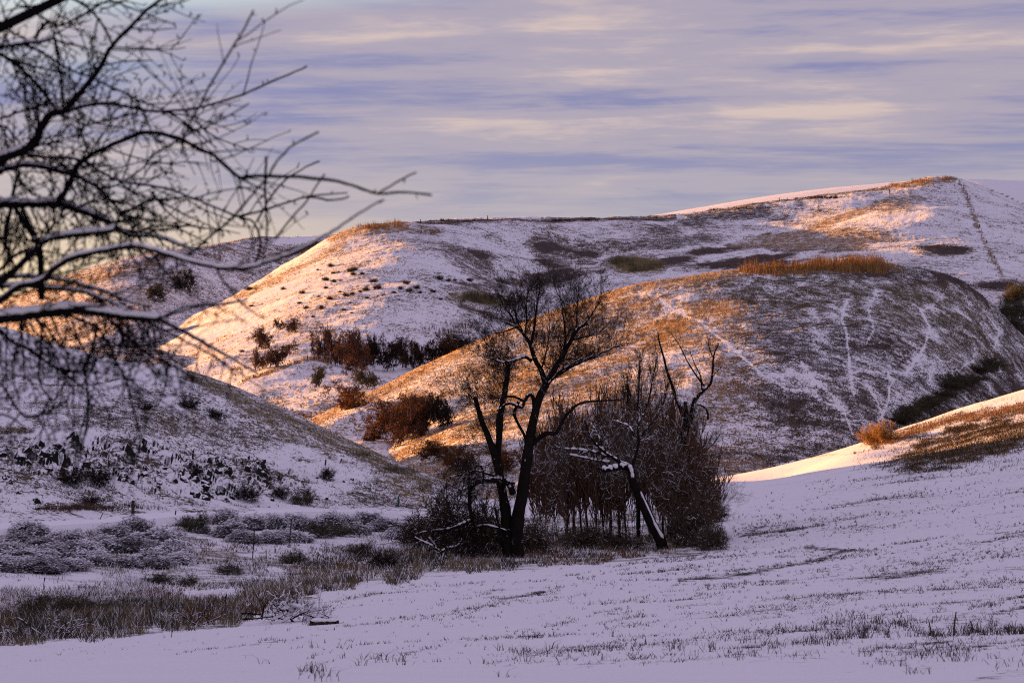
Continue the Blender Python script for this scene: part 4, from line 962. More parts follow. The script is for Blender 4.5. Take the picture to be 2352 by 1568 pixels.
# stubble on the field
def density_field(px, py):
    e = np.interp(px, EDGE_X + [1900, 2352], EDGE_Y + [1215, 1180]); e = np.where(px > 1600, np.interp(px, [1600, 1660, 1750, 2000, 2160, 2420], [1275, 1160, 1130, 1075, 1075, 1092]), e)
    # rows that run up to the right across the picture
    yr = py + (px - 1176) * 0.115
    row = fbm(px / 260, yr / 10, 4, 111, 0.62); big = fbm(px / 380, yr / 60, 3, 112)
    d = 0.012 + 1.7 * np.clip(row - 0.22 + .12 * big, 0, 1) + 0.35 * np.clip(big, 0, 1) * np.clip(row + .1, 0, 1) + 0.14 * np.clip((px - 1300) / 900, 0, 1) * np.clip(row + 0.3, 0, 1)
    for x0, y0, x1, y1, wd, st in ((740, 1448, 1050, 1404, 5, .5), (1050, 1404, 1280, 1356, 8, .8), (1150, 1500, 1420, 1482, 7, .9), (1420, 1482, 1680, 1452, 7, .55), (1560, 1335, 1860, 1292, 6, .9), (1860, 1292, 2040, 1262, 6, .8), (2040, 1262, 1850, 1272, 4, .6), (1720, 1236, 1860, 1225, 5, .5), (1690, 1222, 1790, 1188, 9, .5),
                               (1760, 1232, 1820, 1222, 6, .8), (1840, 1214, 1900, 1204, 5, .7), (1900, 1375, 2352, 1325, 10, .55), (2000, 1310, 2352, 1255, 12, .35), (1350, 1385, 1800, 1340, 7, .4), (900, 1350, 1250, 1336, 4, .25), (1820, 1388, 2010, 1362, 6, .8), (2230, 1400, 2352, 1375, 6, .8), (700, 1505, 900, 1478, 4, .35), (1000, 1420, 1150, 1408, 4, .3)):
        d = d + st * np.clip(1.2 - seg_dist(px, py, [(x0, y0), (x1, y1)]) / wd, 0, 1) * np.clip(0.65 + 1.2 * fbm(px / 26, py / 8, 3, 113), 0, 1)
    for j in range(16):
        x0 = 780 + (j * 397) % 900; y0 = 1330 + 13.5 * j; L = 500 + (j * 211) % 500; sl = 0.085 + 0.006 * (j % 7)
        yl = y0 - (px - x0) * sl - 14 * np.sin((px - x0) / L * 3.1)
        d = d + 0.6 * np.clip(1.2 - np.abs(py - yl) / 3.2, 0, 1) * (px > x0) * (px < x0 + L) * np.clip(0.2 + 1.7 * fbm(px / 45, py / 30, 3, 130 + j), 0, 1)
    d = d * np.clip((1530 - py) / 40, 0.0, 1)
    return np.where(py > e + 4, np.clip(d, 0, 1), 0)
N = 250000
px = R.uniform(-60, 2410, N); py = R.uniform(1075, 1535, N); dn = density_field(px, py); m = R.random(N) < dn * np.clip(0.62 - (py - 1330) / 700, 0.3, .62); px, py = px[m], py[m]
X, Y = sg(px, py); ok = ~np.isnan(Y); X, Y, px, py = X[ok], Y[ok], px[ok], py[ok]; Z = land_g.z(X, Y)
H = 0.034 + 0.0009 * Y + 0.03 * np.clip(fbm(px / 120, py / 30, 2, 114), 0, 1)
blades('field_stubble', X, Y, Z, H * R.uniform(.6, 1.5, len(X)), 0.006 + 0.00030 * Y, [M_STUB, M_STRAW2], (R.random(len(X)) < .3).astype(int), R, 0.55, n_per=3, spread=0.035, bend=False)
# taller tufts out of focus close by, on the right
cl_px = np.concatenate([R.normal(c, s_, n_) for c, s_, n_ in ((1950, 45, 40), (2010, 50, 40), (2130, 20, 16), (2240, 50, 46), (2330, 25, 26), (1870, 40, 16), (1640, 90, 20), (2160, 160, 30), (1300, 90, 16), (1000, 200, 14), (730, 12, 9), (2200, 20, 12))])
cl_py = np.concatenate([R.normal(c, s_, n_) for c, s_, n_ in ((1450, 8, 40), (1430, 9, 40), (1450, 6, 16), (1440, 12, 46), (1440, 10, 26), (1470, 6, 16), (1485, 12, 20), (1505, 12, 30), (1495, 6, 16), (1520, 14, 14), (1545, 5, 9), (1495, 8, 12))])
ok = (cl_py < 1562) & (cl_px < 2400); cl_px, cl_py = cl_px[ok], cl_py[ok]
X, Y = sg(cl_px, cl_py); ok = ~np.isnan(Y); X, Y = X[ok], Y[ok]
blades('field_tufts', X, Y, land_g.z(X, Y), np.full(len(X), .0) + 0.0052 * Y + .03, 0.0035 + 0.00022 * Y, [M_STUB], np.zeros(len(X), int), R, 0.6, n_per=7, spread=0.05, bend=True)
# rough grass over the hills
def hill_grass(name, land, x0, x1, y0, y1, N, hgt, wid, thr, mats=(M_GOLDG, M_STRAW2, M_STRAW), seed=1, ymaxfn=None):
    rr = np.random.default_rng(seed); si = Sight(land, x0 - 10, x1 + 10, 10)
    px = rr.uniform(x0, x1, N); py = rr.uniform(y0, y1, N)
    X, Y = si(px, py); ok = ~np.isnan(Y); px, py, X, Y = px[ok], py[ok], X[ok], Y[ok]
    pt = np.zeros(px.shape + (4,)); land.painter(pt, px, py, X, Y)
    acc = rr.random(len(px)) < np.clip((pt[:, 0] - thr) * 1.5, 0.02, 1); px, py, X, Y, pt = px[acc], py[acc], X[acc], Y[acc], pt[acc]
    mi = np.where(rr.random(len(px)) < pt[:, 1], 1, 0); mi = np.where((pt[:, 2] > 0.4), 2, mi)
    blades(name, X, Y, land.z(X, Y, pt[:, 0]), hgt * rr.uniform(.5, 1.4, len(X)), np.full(len(X), wid), list(mats), mi, rr, 0.4, n_per=2, spread=hgt * .5)
hill_grass('hill_grass', land_d, 710, 2330, 615, 1090, 70000, 0.42, 0.13, 0.3, seed=21)
hill_grass('broad_hill_grass', land_b, 330, 2352, 405, 980, 60000, 0.55, 0.22, 0.28, seed=22)
hill_grass('far_hill_grass', land_a, 0, 760, 540, 845, 16000, 0.6, 0.25, 0.28, seed=23)
hill_grass('roadside_hill_grass', land_f, -20, 1060, 860, 1170, 60000, 0.24, 0.055, 0.25, (M_STRAW, M_STRAW2, M_STRAW), seed=24)
hill_grass('knoll_grass', land_g, 1960, 2380, 915, 1085, 60000, 0.32, 0.06, 0.3, seed=25)
def reeds(name, land, spots, N, h, wd, mats, seed, back=(0, 0)):
    """spots: (px, py, rx, ry)"""
    rr = np.random.default_rng(seed); xs, ys, hs = [], [], []
    si = Sight(land, min(a[0] - a[2] for a in spots) - 20, max(a[0] + a[2] for a in spots) + 20, 6)
    tot = sum(a[2] * a[3] for a in spots)
    for cx_, cy_, rx, ry in spots:
        n = int(N * rx * ry / tot) + 5; r_ = np.sqrt(rr.random(n)); t = rr.uniform(0, 6.283, n)
        px = cx_ + rx * r_ * np.cos(t); py = cy_ + ry * r_ * np.sin(t)
        c = np.clip(np.rint((px - si.px0) / si.step).astype(int), 0, len(si.cols) - 1); py = np.maximum(py, si.top[c] + 0.4)
        X, Y = si(px, py); ok = ~np.isnan(Y) & (1.4 * fbm(px / 22, py / 6, 3, seed) + (1 - r_ ** 2) * 1.0 > rr.random(n) * .9); xs.append(X[ok]); ys.append(Y[ok] + rr.uniform(back[0], back[1], ok.sum())); hs.append(1.1 - 0.55 * r_[ok] ** 2)
    X = np.concatenate(xs); Y = np.concatenate(ys); H = h * np.concatenate(hs) * np.clip(0.55 + 0.9 * fbm(X / 5, Y / 5, 3, seed) + .45 * vnoise(X / 1.3, Y / 1.3, seed + 1), 0.12, 1.3)
    return blades(name, X, Y, land.base(X, Y), np.abs(H) + .1, np.full(len(X), wd), mats, rr.integers(0, len(mats), len(X)), rr, 0.16, n_per=2, spread=0.25)
reeds('orange_reeds', land_d, [(1900, 624, 180, 9), (1800, 632, 70, 8), (2010, 626, 80, 10), (1740, 628, 40, 6)], 9000, 3.0, 0.10, [M_ORANGE, M_ORANGE, M_RUSTY], 31, (0, 12))
reeds('grey_green_reeds', land_b, [(1420, 605, 45, 13), (1480, 616, 45, 14), (1110, 690, 65, 9), (1190, 690, 40, 6)], 4500, 3.2, 0.15, [M_GREYT, M_STRAW], 32)
reeds('crest_reeds', land_b, [(905, 520, 30, 5), (850, 524, 50, 3), (2105, 420, 40, 4), (2178, 412, 24, 3), (2060, 430, 30, 3)], 1500, 3.0, 0.15, [M_GOLDG, M_ORANGE], 33)
reeds('dry_reeds', land_b, [(990, 535, 40, 7), (1050, 760, 80, 22)], 900, 2.0, 0.12, [M_HAW], 34)
reeds('crest_scrub', land_b, [(1100, 508, 140, 2), (1320, 507, 120, 2), (1500, 500, 60, 2), (1700, 480, 120, 3), (1900, 455, 80, 3)], 2600, 1.0, 0.3, [M_TWIG, M_HAW], 35)
reeds('weeds_by_road', land_f, [(250, 1168, 170, 5), (360, 1163, 60, 5), ], 2400, 0.75, 0.04, [M_STRAW2, M_HAW], 36)
reeds('valley_scrub', land_f, [(930, 1082, 80, 9), (1000, 1118, 50, 10), (850, 1046, 60, 5)], 1500, 0.5, 0.04, [M_STRAW2, M_GREYT, M_STRAW], 37)

# ------------------------------------------------------------------ the road under snow
def road():
    ctr = [(-700, 1260, 96), (-300, 1236, 103), (0, 1216, 110), (300, 1189, 124), (560, 1177, 139.5), (760, 1176, 147), (960, 1179, 154), (1120, 1182, 160)]
    c = PA([(x, y, d) for x, y, d in ctr]); t = np.linspace(0, len(c) - 1, 160); cc = np.array(catmull(c, t))
    T = np.gradient(cc, axis=0); T /= np.linalg.norm(T[:, :2], axis=1, keepdims=True); Nn = np.stack([-T[:, 1], T[:, 0]], -1)
    off = np.linspace(-3.6, 3.6, 37); X = cc[:, 0:1] + Nn[:, 0:1] * off; Y = cc[:, 1:2] + Nn[:, 1:2] * off
    zc = land_g.base(cc[:, 0], cc[:, 1]) + 0.16
    k_ = np.ones(9) / 9; zc = np.convolve(np.pad(zc, 4, 'edge'), k_, 'valid')
    prof = -0.03 * (np.abs(off) / 3.6) ** 2 - 0.05 * (np.exp(-((np.abs(off) - 0.95) / 0.16) ** 2) + np.exp(-((np.abs(off) - 2.3) / 0.16) ** 2)) - 0.5 * (np.abs(off) > 3.5)
    Z = zc[:, None] + prof[None] + 0.012 * fbm(X * 3, Y * 3, 2, 301)
    V = np.stack([X, Y, Z], -1).reshape(-1, 3); n = len(off); i = np.arange(159)[:, None] * n + np.arange(n - 1)[None]
    link('road', make_mesh('road', V, np.stack([i, i + n, i + n + 1, i + 1], -1).reshape(-1, 4), [M_SNOW]), kind='structure')
road()

# ------------------------------------------------------------------ rocks in the road cut
def rock_mesh(seed):
    import bmesh
    rng = random.Random(seed); bm = bmesh.new()
    for _ in range(26):
        v = vrand(rng) * rng.uniform(0.75, 1.0); bm.verts.new((v.x, v.y * .8, max(v.z, -0.6) * rng.uniform(.8, 1)))
    r_ = bmesh.ops.convex_hull(bm, input=bm.verts)
    bmesh.ops.delete(bm, geom=[v for v in bm.verts if not v.link_faces], context='VERTS')
    me = bpy.data.meshes.new('rock'); bm.to_mesh(me); bm.free(); me.materials.append(M_ROCK); return me
ROCKM = [rock_mesh(i) for i in range(7)]
def MB(x, y): return (.4002 * x, 893.8 + .4002 * y)
rr = random.Random(17); rk = 0
def rocks(n, x0, x1, y0, y1, s0, s1, where, gname):
    global rk
    for i in range(n):
        x = rr.uniform(x0, x1); y = rr.uniform(y0, y1); px, py = MB(x, y); q = land_f.at(px, py)
        if q is None: continue
        k_ = q[1] / FPX; s_ = rr.uniform(s0, s1) * .62 * k_
        o = link('rock', ROCKM[rk % 7], None, None, where, 'rock', gname, (q[0], q[1] + s_ * .35, q[2] + s_ * 0.05)); rk += 1
        o.scale = (s_ * rr.uniform(.7, 1.5), s_, s_ * rr.uniform(.8, 1.7)); o.rotation_euler = (rr.uniform(-.3, .3), rr.uniform(-.5, .5), rr.uniform(0, 6.3))
rocks(17, 150, 430, 320, 480, 12, 34, 'dark rock in the left outcrop', 'rocks of the left outcrop')
rocks(6, 440, 600, 430, 520, 14, 34, 'dark rock just right of the left outcrop', 'rocks right of the left outcrop')
rocks(9, 0, 140, 330, 650, 12, 22, 'dark rock on the slope at the left edge', 'rocks at the left edge of the road cut')
rocks(6, 190, 280, 620, 680, 9, 16, 'dark rock low above the road at left', 'low rocks at the left')
rocks(28, 690, 1080, 465, 600, 10, 28, 'dark rock in the middle outcrop', 'rocks of the middle outcrop')
rocks(26, 1080, 1340, 450, 665, 9, 26, 'dark rock in the steep right outcrop', 'rocks of the right outcrop')
rocks(10, 1400, 1530, 440, 540, 9, 20, 'dark rock in the outcrop right of the steep one', 'rocks of the small outcrop')
rocks(14, 1560, 2180, 480, 670, 5, 11, 'small dark stone low on the cut towards the green post', 'stones towards the green post')

# ------------------------------------------------------------------ sage mounds beside the road
def sage_mesh(seed):
    r = np.random.default_rng(seed); n = 3000
    v = r.normal(size=(n, 3)); v /= np.linalg.norm(v, axis=1, keepdims=True); v[:, 2] = np.abs(v[:, 2])
    bump = 1 + 0.55 * fbm(v[:, 0] * 2.6 + seed * 3.1, v[:, 1] * 2.6 + v[:, 2] * 2.2, 3, seed)
    p = v * bump[:, None] * r.uniform(0.70, 1.16, n)[:, None] ** 1.3 * np.array([.5, .5, 1.0])
    s_ = 0.045 * r.uniform(.5, 1.3, n); a = r.normal(size=(n, 3)); b = r.normal(size=(n, 3))
    tri = np.stack([p, p + a / np.linalg.norm(a, axis=1, keepdims=True) * s_[:, None], p + b / np.linalg.norm(b, axis=1, keepdims=True) * s_[:, None]], 1)
    dark = make_mesh('foliage', tri.reshape(-1, 3), np.arange(3 * n).reshape(-1, 3), [M_SAGE], False)
    m = (r.random(n) < 0.62 * (0.45 + v[:, 2])) ; q = v[m] * bump[m][:, None] * r.uniform(.85, 1.14, m.sum())[:, None] * np.array([.5, .5, 1.0]); k_ = len(q)
    s2 = 0.042 * r.uniform(.5, 1.3, k_); a = r.uniform(0, 6.283, k_); tz = r.uniform(-.8, .8, k_) * s2; w_ = np.stack([np.cos(a) * s2, np.sin(a) * s2, tz], -1); u_ = np.stack([-np.sin(a) * s2, np.cos(a) * s2, r.uniform(-.9, .9, k_) * s2], -1)
    V = np.stack([q - w_, q - u_ * .7, q + w_, q + u_ * .7], 1).reshape(-1, 3)
    sn = make_mesh('snow', V, np.arange(4 * k_).reshape(-1, 4), [M_SNOW], False)
    core = []
    th = np.linspace(0, 2 * np.pi, 11)[:-1]; rings = [(0.43, 0), (0.42, .35), (.33, .65), (.16, .83), (0.01, .88)]
    V = np.array([(a_ * math.cos(t), a_ * math.sin(t), z) for a_, z in rings for t in th]); F = [(i * 10 + j, i * 10 + (j + 1) % 10, (i + 1) * 10 + (j + 1) % 10, (i + 1) * 10 + j) for i in range(4) for j in range(10)]
    return [('branches', make_mesh('branches', V, np.array(F), [M_SAGE])), ('foliage', dark), ('snow', sn)]
SAGEM = [sage_mesh(i + 3) for i in range(4)]
SAGE = [(100, 850, 150, 50), (230, 960, 200, 70), (90, 1010, 240, 80), (240, 1030, 230, 80), (380, 930, 200, 80), (540, 960, 190, 70), (330, 1020, 200, 60), (1000, 980, 190, 60), (900, 1000, 180, 60), (700, 990, 180, 60), (530, 870, 160, 60), (790, 900, 200, 70), (1170, 800, 110, 40), (1400, 850, 170, 60), (1540, 850, 170, 60), (1720, 850, 150, 50), (185, 815, 210, 80), (330, 850, 170, 60), (250, 900, 230, 80), (420, 870, 200, 80), (60, 930, 200, 90), (150, 980, 230, 90), (320, 960, 230, 90), (480, 940, 200, 80), (640, 830, 180, 80), (780, 790, 190, 90), (600, 900, 200, 80), (720, 900, 220, 90), (860, 860, 220, 90), (960, 850, 170, 70), (980, 930, 200, 80), (840, 960, 200, 60),
        (30, 1020, 220, 70), (420, 1010, 200, 60), (1090, 760, 130, 50), (1290, 740, 150, 80), (1320, 820, 200, 90), (1450, 780, 170, 80), (1580, 770, 170, 80), (1640, 840, 170, 60), (1690, 740, 140, 60), (1760, 780, 160, 70), (1890, 780, 170, 90), (2000, 745, 130, 60), (2060, 800, 160, 60), (2120, 740, 150, 70), (2190, 790, 150, 60), (2250, 790, 160, 70), (2290, 830, 150, 60), (560, 980, 170, 60)]
for i, (x, y, wd, h) in enumerate(sorted(SAGE)):
    px, py = MB(x, y + 34); p, d = at_g(px, py); k_ = d / FPX
    seg = 'left' if x < 560 else ('middle' if x < 1200 else 'right')
    root = link('sage_bush', None, None, None, 'rounded snow-dusted sage bush on the road verge, number %d from the left end of the row' % (i + 1) if False else 'snow-dusted sage bush, %s stretch of the verge, %s' % (seg, ('front row' if y > 870 else 'back row')), 'bush', 'sage bushes, %s stretch, %s' % (seg, ('front row' if y > 870 else 'back row')), p)
    root.scale = (wd * .4 * k_ * 1.15, wd * .4 * k_ * 1.0, h * .4 * k_ * 0.92); root.rotation_euler = (0.12 * math.sin(i * 5.1), 0.12 * math.sin(i * 3.3), i * 1.7)
    for nm, me in SAGEM[i % 4]: link(nm, me, root, 'stuff')
# darker leafless shrubs along the cut and in the creek
for x, y, wd, h, ld, lab in ((400, 560, 190, 110, 'f', 'dark leafless shrub below the left rock outcrop'), (560, 580, 170, 120, 'f', 'dark leafless shrub right below the left rock outcrop'), (510, 660, 120, 70, 'f', 'low dark shrub just above the road, left'), (1750, 660, 170, 110, 'f', 'dark round shrub above the road between rocks and green post'), (1600, 620, 110, 80, 'f', 'dark round shrub upper left of the one above the road'),
                            (1400, 640, 190, 110, 'f', 'reddish grey shrub at the foot of the right outcrop'), (1130, 540, 90, 90, 'f', 'grey shrub amid the right outcrop rocks'), (1870, 530, 100, 90, 'f', 'grey twiggy shrub high on the road cut at the right'), (1080, 110, 120, 80, 'f', 'grey leafless shrub near the snow plateau edge'), (1240, 170, 110, 70, 'f', 'twiggy grey shrub upper right of the slope'), (850, 130, 60, 50, 'f', 'small twiggy shrub under the snow plateau'),
                            (60, 1330, 190, 100, 'g', 'dark olive bush at the creek, at the left edge'), (300, 1240, 170, 90, 'g', 'olive bush behind the three dark ones at the creek'), (760, 1250, 170, 90, 'g', 'olive brown bush in the creek left of the snow patch'), (640, 1280, 160, 90, 'g', 'low olive brown bush left of the rust grass'), (900, 1120, 190, 80, 'g', 'olive bush on the creek bank, left of middle'), (1330, 1080, 170, 80, 'g', 'olive bush on the creek bank by the brush pile'), (1700, 1000, 180, 90, 'g', 'olive brown bush on the bank by the dead stalks'), (2050, 960, 190, 90, 'g', 'olive brown bush on the bank below the briars'), (1840, 860, 190, 110, 'g', 'olive grassy bush below the sage row on the right'), (1950, 850, 200, 100, 'g', 'broad olive grassy bush left of the briars'), (1120, 830, 180, 120, 'g', 'green-brown grassy bush beside the thin leaning stake'), (2200, 1030, 170, 130, 'g', 'dark upright shrub at the creek, right'), (1070, 1130, 130, 90, 'g', 'olive bush in the creek middle'), (210, 1290, 200, 120, 'g', 'dark olive bush at the creek, far left'), (380, 1290, 200, 120, 'g', 'dark olive bush at the creek, left of centre'), (480, 1270, 150, 100, 'g', 'dark olive bush at the creek end of the left row')):
    px, py = MB(x, y); p, d = at_land(land_f if ld == 'f' else land_g, px, py)
    if p is None: continue
    k_ = d / FPX; K_BRIAR.put(p, h * .4 * k_, wd * .4 * k_, lab, None, M_GREYT if 'olive' in lab or 'green' in lab else None)

# ------------------------------------------------------------------ posts, stakes, weed stalks
def box_post(name, p, h, w_, lean, mat, label, cat, group=None, cap=False):
    root = link(name, None, None, None, label, cat, group, p)
    V = []; n = 6
    for z, r in ((-.2, .5), (h * .5, .52), (h, .46)):
        for j in range(n): a = j * 2 * math.pi / n + .3; V.append((math.cos(a) * w_ * r + lean * z, math.sin(a) * w_ * r, z))
    V.append((lean * h, 0, h * 1.01)); F4 = [(i * n + j, i * n + (j + 1) % n, (i + 1) * n + (j + 1) % n, (i + 1) * n + j) for i in range(2) for j in range(n)]; F3 = [(2 * n + j, 2 * n + (j + 1) % n, 3 * n) for j in range(n)]
    link('shaft', make_mesh('shaft', V, [np.array(F4), np.array(F3)], [mat], False), root)
    if cap:
        V = [(lean * h + math.cos(j) * w_ * .5, math.sin(j) * w_ * .5, h * 1.01) for j in np.linspace(0, 6.283, 7)[:-1]] + [(lean * h, 0, h * 1.01 + w_ * .5)]
        link('snow_cap', make_mesh('snow_cap', V, np.array([(j, (j + 1) % 6, 6) for j in range(6)]), [M_SNOW]), root)
    return root
def post(land, px, py, hpx, wpx, lean, label, cat='post', name='fence_post', mat=None, group=None, cap=False):
    p, d = at_land(land, px, py, 0.02)
    if p is None: return
    k_ = d / FPX; return box_post(name, p, hpx * k_, wpx * k_, lean, mat or M_POST, label, cat, group, cap)
post(land_g, 305, 1194, 42, 7, 0.0, 'stout dark wooden post at the near road edge with snow at its foot', cap=True)
post(land_g, 400, 1198, 26, 3, 0.15, 'thin dark stake right of the stout post, beside a mound', 'stake', 'stake')
post(land_g, 226, 1202, 22, 2.2, 0.45, 'leaning thin stick on the snow left of the stout post', 'stick', 'stick')
post(land_g, 915, 1171, 32, 3.2, 0.0, 'slim dark green marker post on the far road edge', 'marker post', 'marker_post', M_GREENP)
post(land_g, 664, 1254, 62, 2.6, 0.08, 'tall thin stake in the snow right of the sage bushes', 'stake', 'stake')
post(land_g, 580, 1282, 70, 2.4, 0.06, 'tall thin stake left of the other tall stake in open snow', 'stake', 'stake')
post(land_f, 747, 1071, 15, 3.5, 0.1, 'short dark post on the shaded slope, left of two', group=None)
post(land_f, 782, 1068, 10, 3, 0.3, 'short leaning post on the shaded slope, right of two')
post(land_f, 618, 1086, 30, 3, -0.5, 'dark pole leaning against the road cut')
post(land_b, 460, 564 + 0, 10, 1.6, 0, 'lone skyline post above the left slope') if False else None
skl = [((848, 525), 'short post standing in golden grass on the broad hill crest'), ((1015, 508), 'tiny post on the broad hill skyline, above the grey scrub'), ((966, 511), 'tiny skyline post left of the dark crest scrub'), ((1245, 505), 'tiny skyline post near the middle of the dark crest'), ((1120, 506), 'tiny skyline post left of the middle of the dark crest')]
for (x, y), lab in skl: post(land_b, x, y + 3, 12, 1.8, 0, lab)
for (x, y), h, lab in (((2043, 443), 10, 'small post on the sunny upper slope left of the hill top'), ((1881, 478), 9, 'small post in the snow on the upper slope, far left one'), ((1790, 464), 9, 'low post at the left end of the broken fence on the skyline'), ((1808, 464), 8, 'low post at the right end of the broken fence on the skyline'),
                       ((2203, 424), 14, 'fence post at the top of the right-hand fence line'), ((2214, 440), 15, 'second fence post down the right-hand line'), ((2219, 449), 11, 'third fence post down the right-hand line'), ((2223, 457), 13, 'fourth fence post down the right-hand line'), ((2228, 461), 12, 'fifth fence post down the right-hand line'), ((2237, 486), 10, 'sixth fence post down the right-hand line'), ((2250, 520), 8, 'seventh fence post down the right-hand line'), ((2266, 558), 8, 'eighth fence post down the right-hand line'), ((2284, 597), 8, 'lowest fence post of the right-hand line'),
                       ((698, 829), 10, 'left post of a pair on the ridge by the thorn trees'), ((706, 827), 11, 'right post of a pair on the ridge by the thorn trees'), ((621, 846), 10, 'post at the foot of the dome-shaped thorn bush'), ((582, 870), 9, 'post in golden grass below the stacked thorn bushes')):
    post(land_b, x, y + 1, h, 2.0, 0, lab)
def weed(px, py, hpx, label, heads=3, seed=0, land=None, name='weed_stalk', wpx=1.6, lean=0.05, group='tall dead weed stalks in the creek'):
    p, d = at_land(land or land_g, px, py, .02)
    if p is None: return
    rng = random.Random(seed); k_ = d / FPX; root = link(name, None, None, None, label, 'weed', group, p); h = hpx * k_
    st = [([Vector((lean * h * t * t, 0, h * t)) for t in (0, .3, .6, 1)], [wpx * k_ * x for x in (.6, .5, .45, .3)])]
    wood('stem', st, M_STRAW2, root, 5)
    hd = []
    for i in range(heads):
        o = Vector((lean * h * .5, 0, h * rng.uniform(.45, .7))); dr = Vector((rng.uniform(-.3, .3), rng.uniform(-.2, .2), 1)); L = h * rng.uniform(.25, .4)
        hd.append(([o, o + dr * L * .4, o + dr * L * .75, o + dr * L], [wpx * k_ * x for x in (.3, .6, .9, .3)]))
    wood('seed_heads', hd, M_TWIG, root, 5)
WEEDS = [((1290, 1315), 62, 'dead mullein stalk with two seed spikes in rust grass left of the brush pile', 3), ((920, 1262), 32, 'short dead stalk pair left part of the snow patch', 2), ((970, 1252), 28, 'short dead stalk right beside the pair on the snow patch', 2), ((985, 1415), 40, 'dark stalk in front of the rust grass near the field edge', 1), ((375, 1440), 55, 'tall dark stalk at the field edge, left', 2),
         ((250, 1150), 32, 'dead stalk poking from snow above the dark olive bushes', 2), ((1820, 1012), 34, 'dead stalk pair on the bank upper right', 2), ((1720, 1015), 36, 'leaning dead stalk pair left of the bank pair', 2), ((1052, 1010), 52, 'thin dead stalk below the grassy mound', 0), ((795, 970), 50, 'thin dead stalk in front of the sage bushes', 0), ((1620, 1010), 30, 'short stalk on open snow below the tall stakes', 1), ((1040, 1280), 20, 'small stalk over the rust grass', 0), ((2110, 1110), 50, 'leaning bare stick above the brush pile field edge', 0), ((1528, 1000), 28, 'thin slanting stick on open snow', 0)]
for i, ((x, y), h, lab, hd) in enumerate(WEEDS):
    px, py = MB(x, y); weed(px, py, h, lab, hd, i, group=None)
weed(2191, 1452, 58, 'blurred rusty stem standing in foreground snow at the right', 0, 50, wpx=5, lean=.1, group=None)
weed(2138, 1452, 36, 'short blurred stem left of the rusty one in the foreground', 0, 51, wpx=4, lean=-.1, group=None)
weed(2037, 1450, 34, 'blurred bent grass stem in the foreground tuft', 0, 52, wpx=3, lean=.3, group=None)

# ------------------------------------------------------------------ fallen branches and the brush pile
def M5(x, y): return (940.8 + .2 * x, 1034.9 + .2 * y)
fb = Traced('fallen_branch', M5(440, 1250), gd(*M5(440, 1250)), 'forked snow-covered fallen branch lying left of the big tree', 'branch', 31)
fb.limb([M5(*q) for q in ((440, 1255), (380, 1190), (320, 1130), (240, 1080), (130, 1030), (60, 990))], 2.6, 1, -.6)
fb.limb([M5(*q) for q in ((320, 1130), (250, 1130), (180, 1150))], 1.4, .6, -.3)
fb.limb([M5(*q) for q in ((240, 1080), (150, 1040), (60, 1070), (0, 1130))], 1.6, .6, -.4)
fb.limb([M5(*q) for q in ((330, 1140), (280, 1060), (220, 990))], 1.6, .6, .4)
fb.limb([M5(*q) for q in ((370, 1150), (430, 1110), (520, 1100), (570, 1060))], 1.5, .6, .4)
fb.twigs([0, 1, 2, 3, 4], 4, .35, .006, 1); fb.done(M_BARK, M_TWIG, .004, .05, .3)
def log_thing(px, py, lpx, rpx, label, yaw=0.0, snow=True):
    p, d = at_g(px, py); k_ = d / FPX; L = lpx * k_; r = rpx * k_; rng = random.Random(int(px))
    root = link('log', None, None, None, label, 'log', None, p); root.rotation_euler = (0, 0, yaw)
    pts = [Vector((L * (t - .5), 0, r * .8)) for t in np.linspace(0, 1, 9)]
    wood('bark', [(pts, [r * rng.uniform(.85, 1.1) for _ in pts])], M_BARK, root, 9)
    bl = np.random.default_rng(3); n = 500
    blades('moss', bl.uniform(-L / 2, L / 2, n), -r * .8 + 0 * bl.random(n), bl.uniform(.2, 1.3, n) * r, np.full(n, .05), np.full(n, .03), [M_GREYT], np.zeros(n, int), bl, 1.5, parent=root)
    sp = [Vector((L * (t - .5), 0, r * 1.55)) for t in np.linspace(0.02, .98, 11)]
    V, F = tubes([(sp, [r * .2] + [r * rng.uniform(.6, 1.0) for _ in sp[1:-1]] + [r * .2])], 8); link('snow', make_mesh('snow', V, F, [M_SNOW]), root)
log_thing(745, 1431, 66, 7, 'short dark mossy log under snow at the right end of the brush pile', 0.05)
bp = Traced('brush_pile', (640, 1428), gd(640, 1430), 'snow-covered heap of cut branches and sticks at the field edge', 'brush pile', 33)
rr = random.Random(41)
for i in range(30):
    a = rr.uniform(-.5, .9) if i % 3 else rr.uniform(1.2, 2.4); L = rr.uniform(35, 90) if i < 18 else rr.uniform(20, 50); x = rr.gauss(655, 42); y = 1424 - abs(rr.gauss(0, 16)) * max(0, 1 - abs(x - 660) / 130)
    dxp, dyp = math.cos(a) * L, -math.sin(a) * L * .55
    pts = [(x - dxp / 2, min(y - dyp / 2, 1436)), (x + rr.uniform(-5, 5), min(y + rr.uniform(-6, 2), 1434)), (x + dxp / 2, min(y + dyp / 2, 1436))]
    bp.limb(pts, rr.uniform(1.2, 3.2), rr.uniform(.5, 1), rr.uniform(-1, 1), rr.uniform(-.6, .6), name='stick')
bp.twigs(range(30), 3.5, .5, .006, 2); bp.done(M_BARK, M_TWIG, .012, .07, .25)
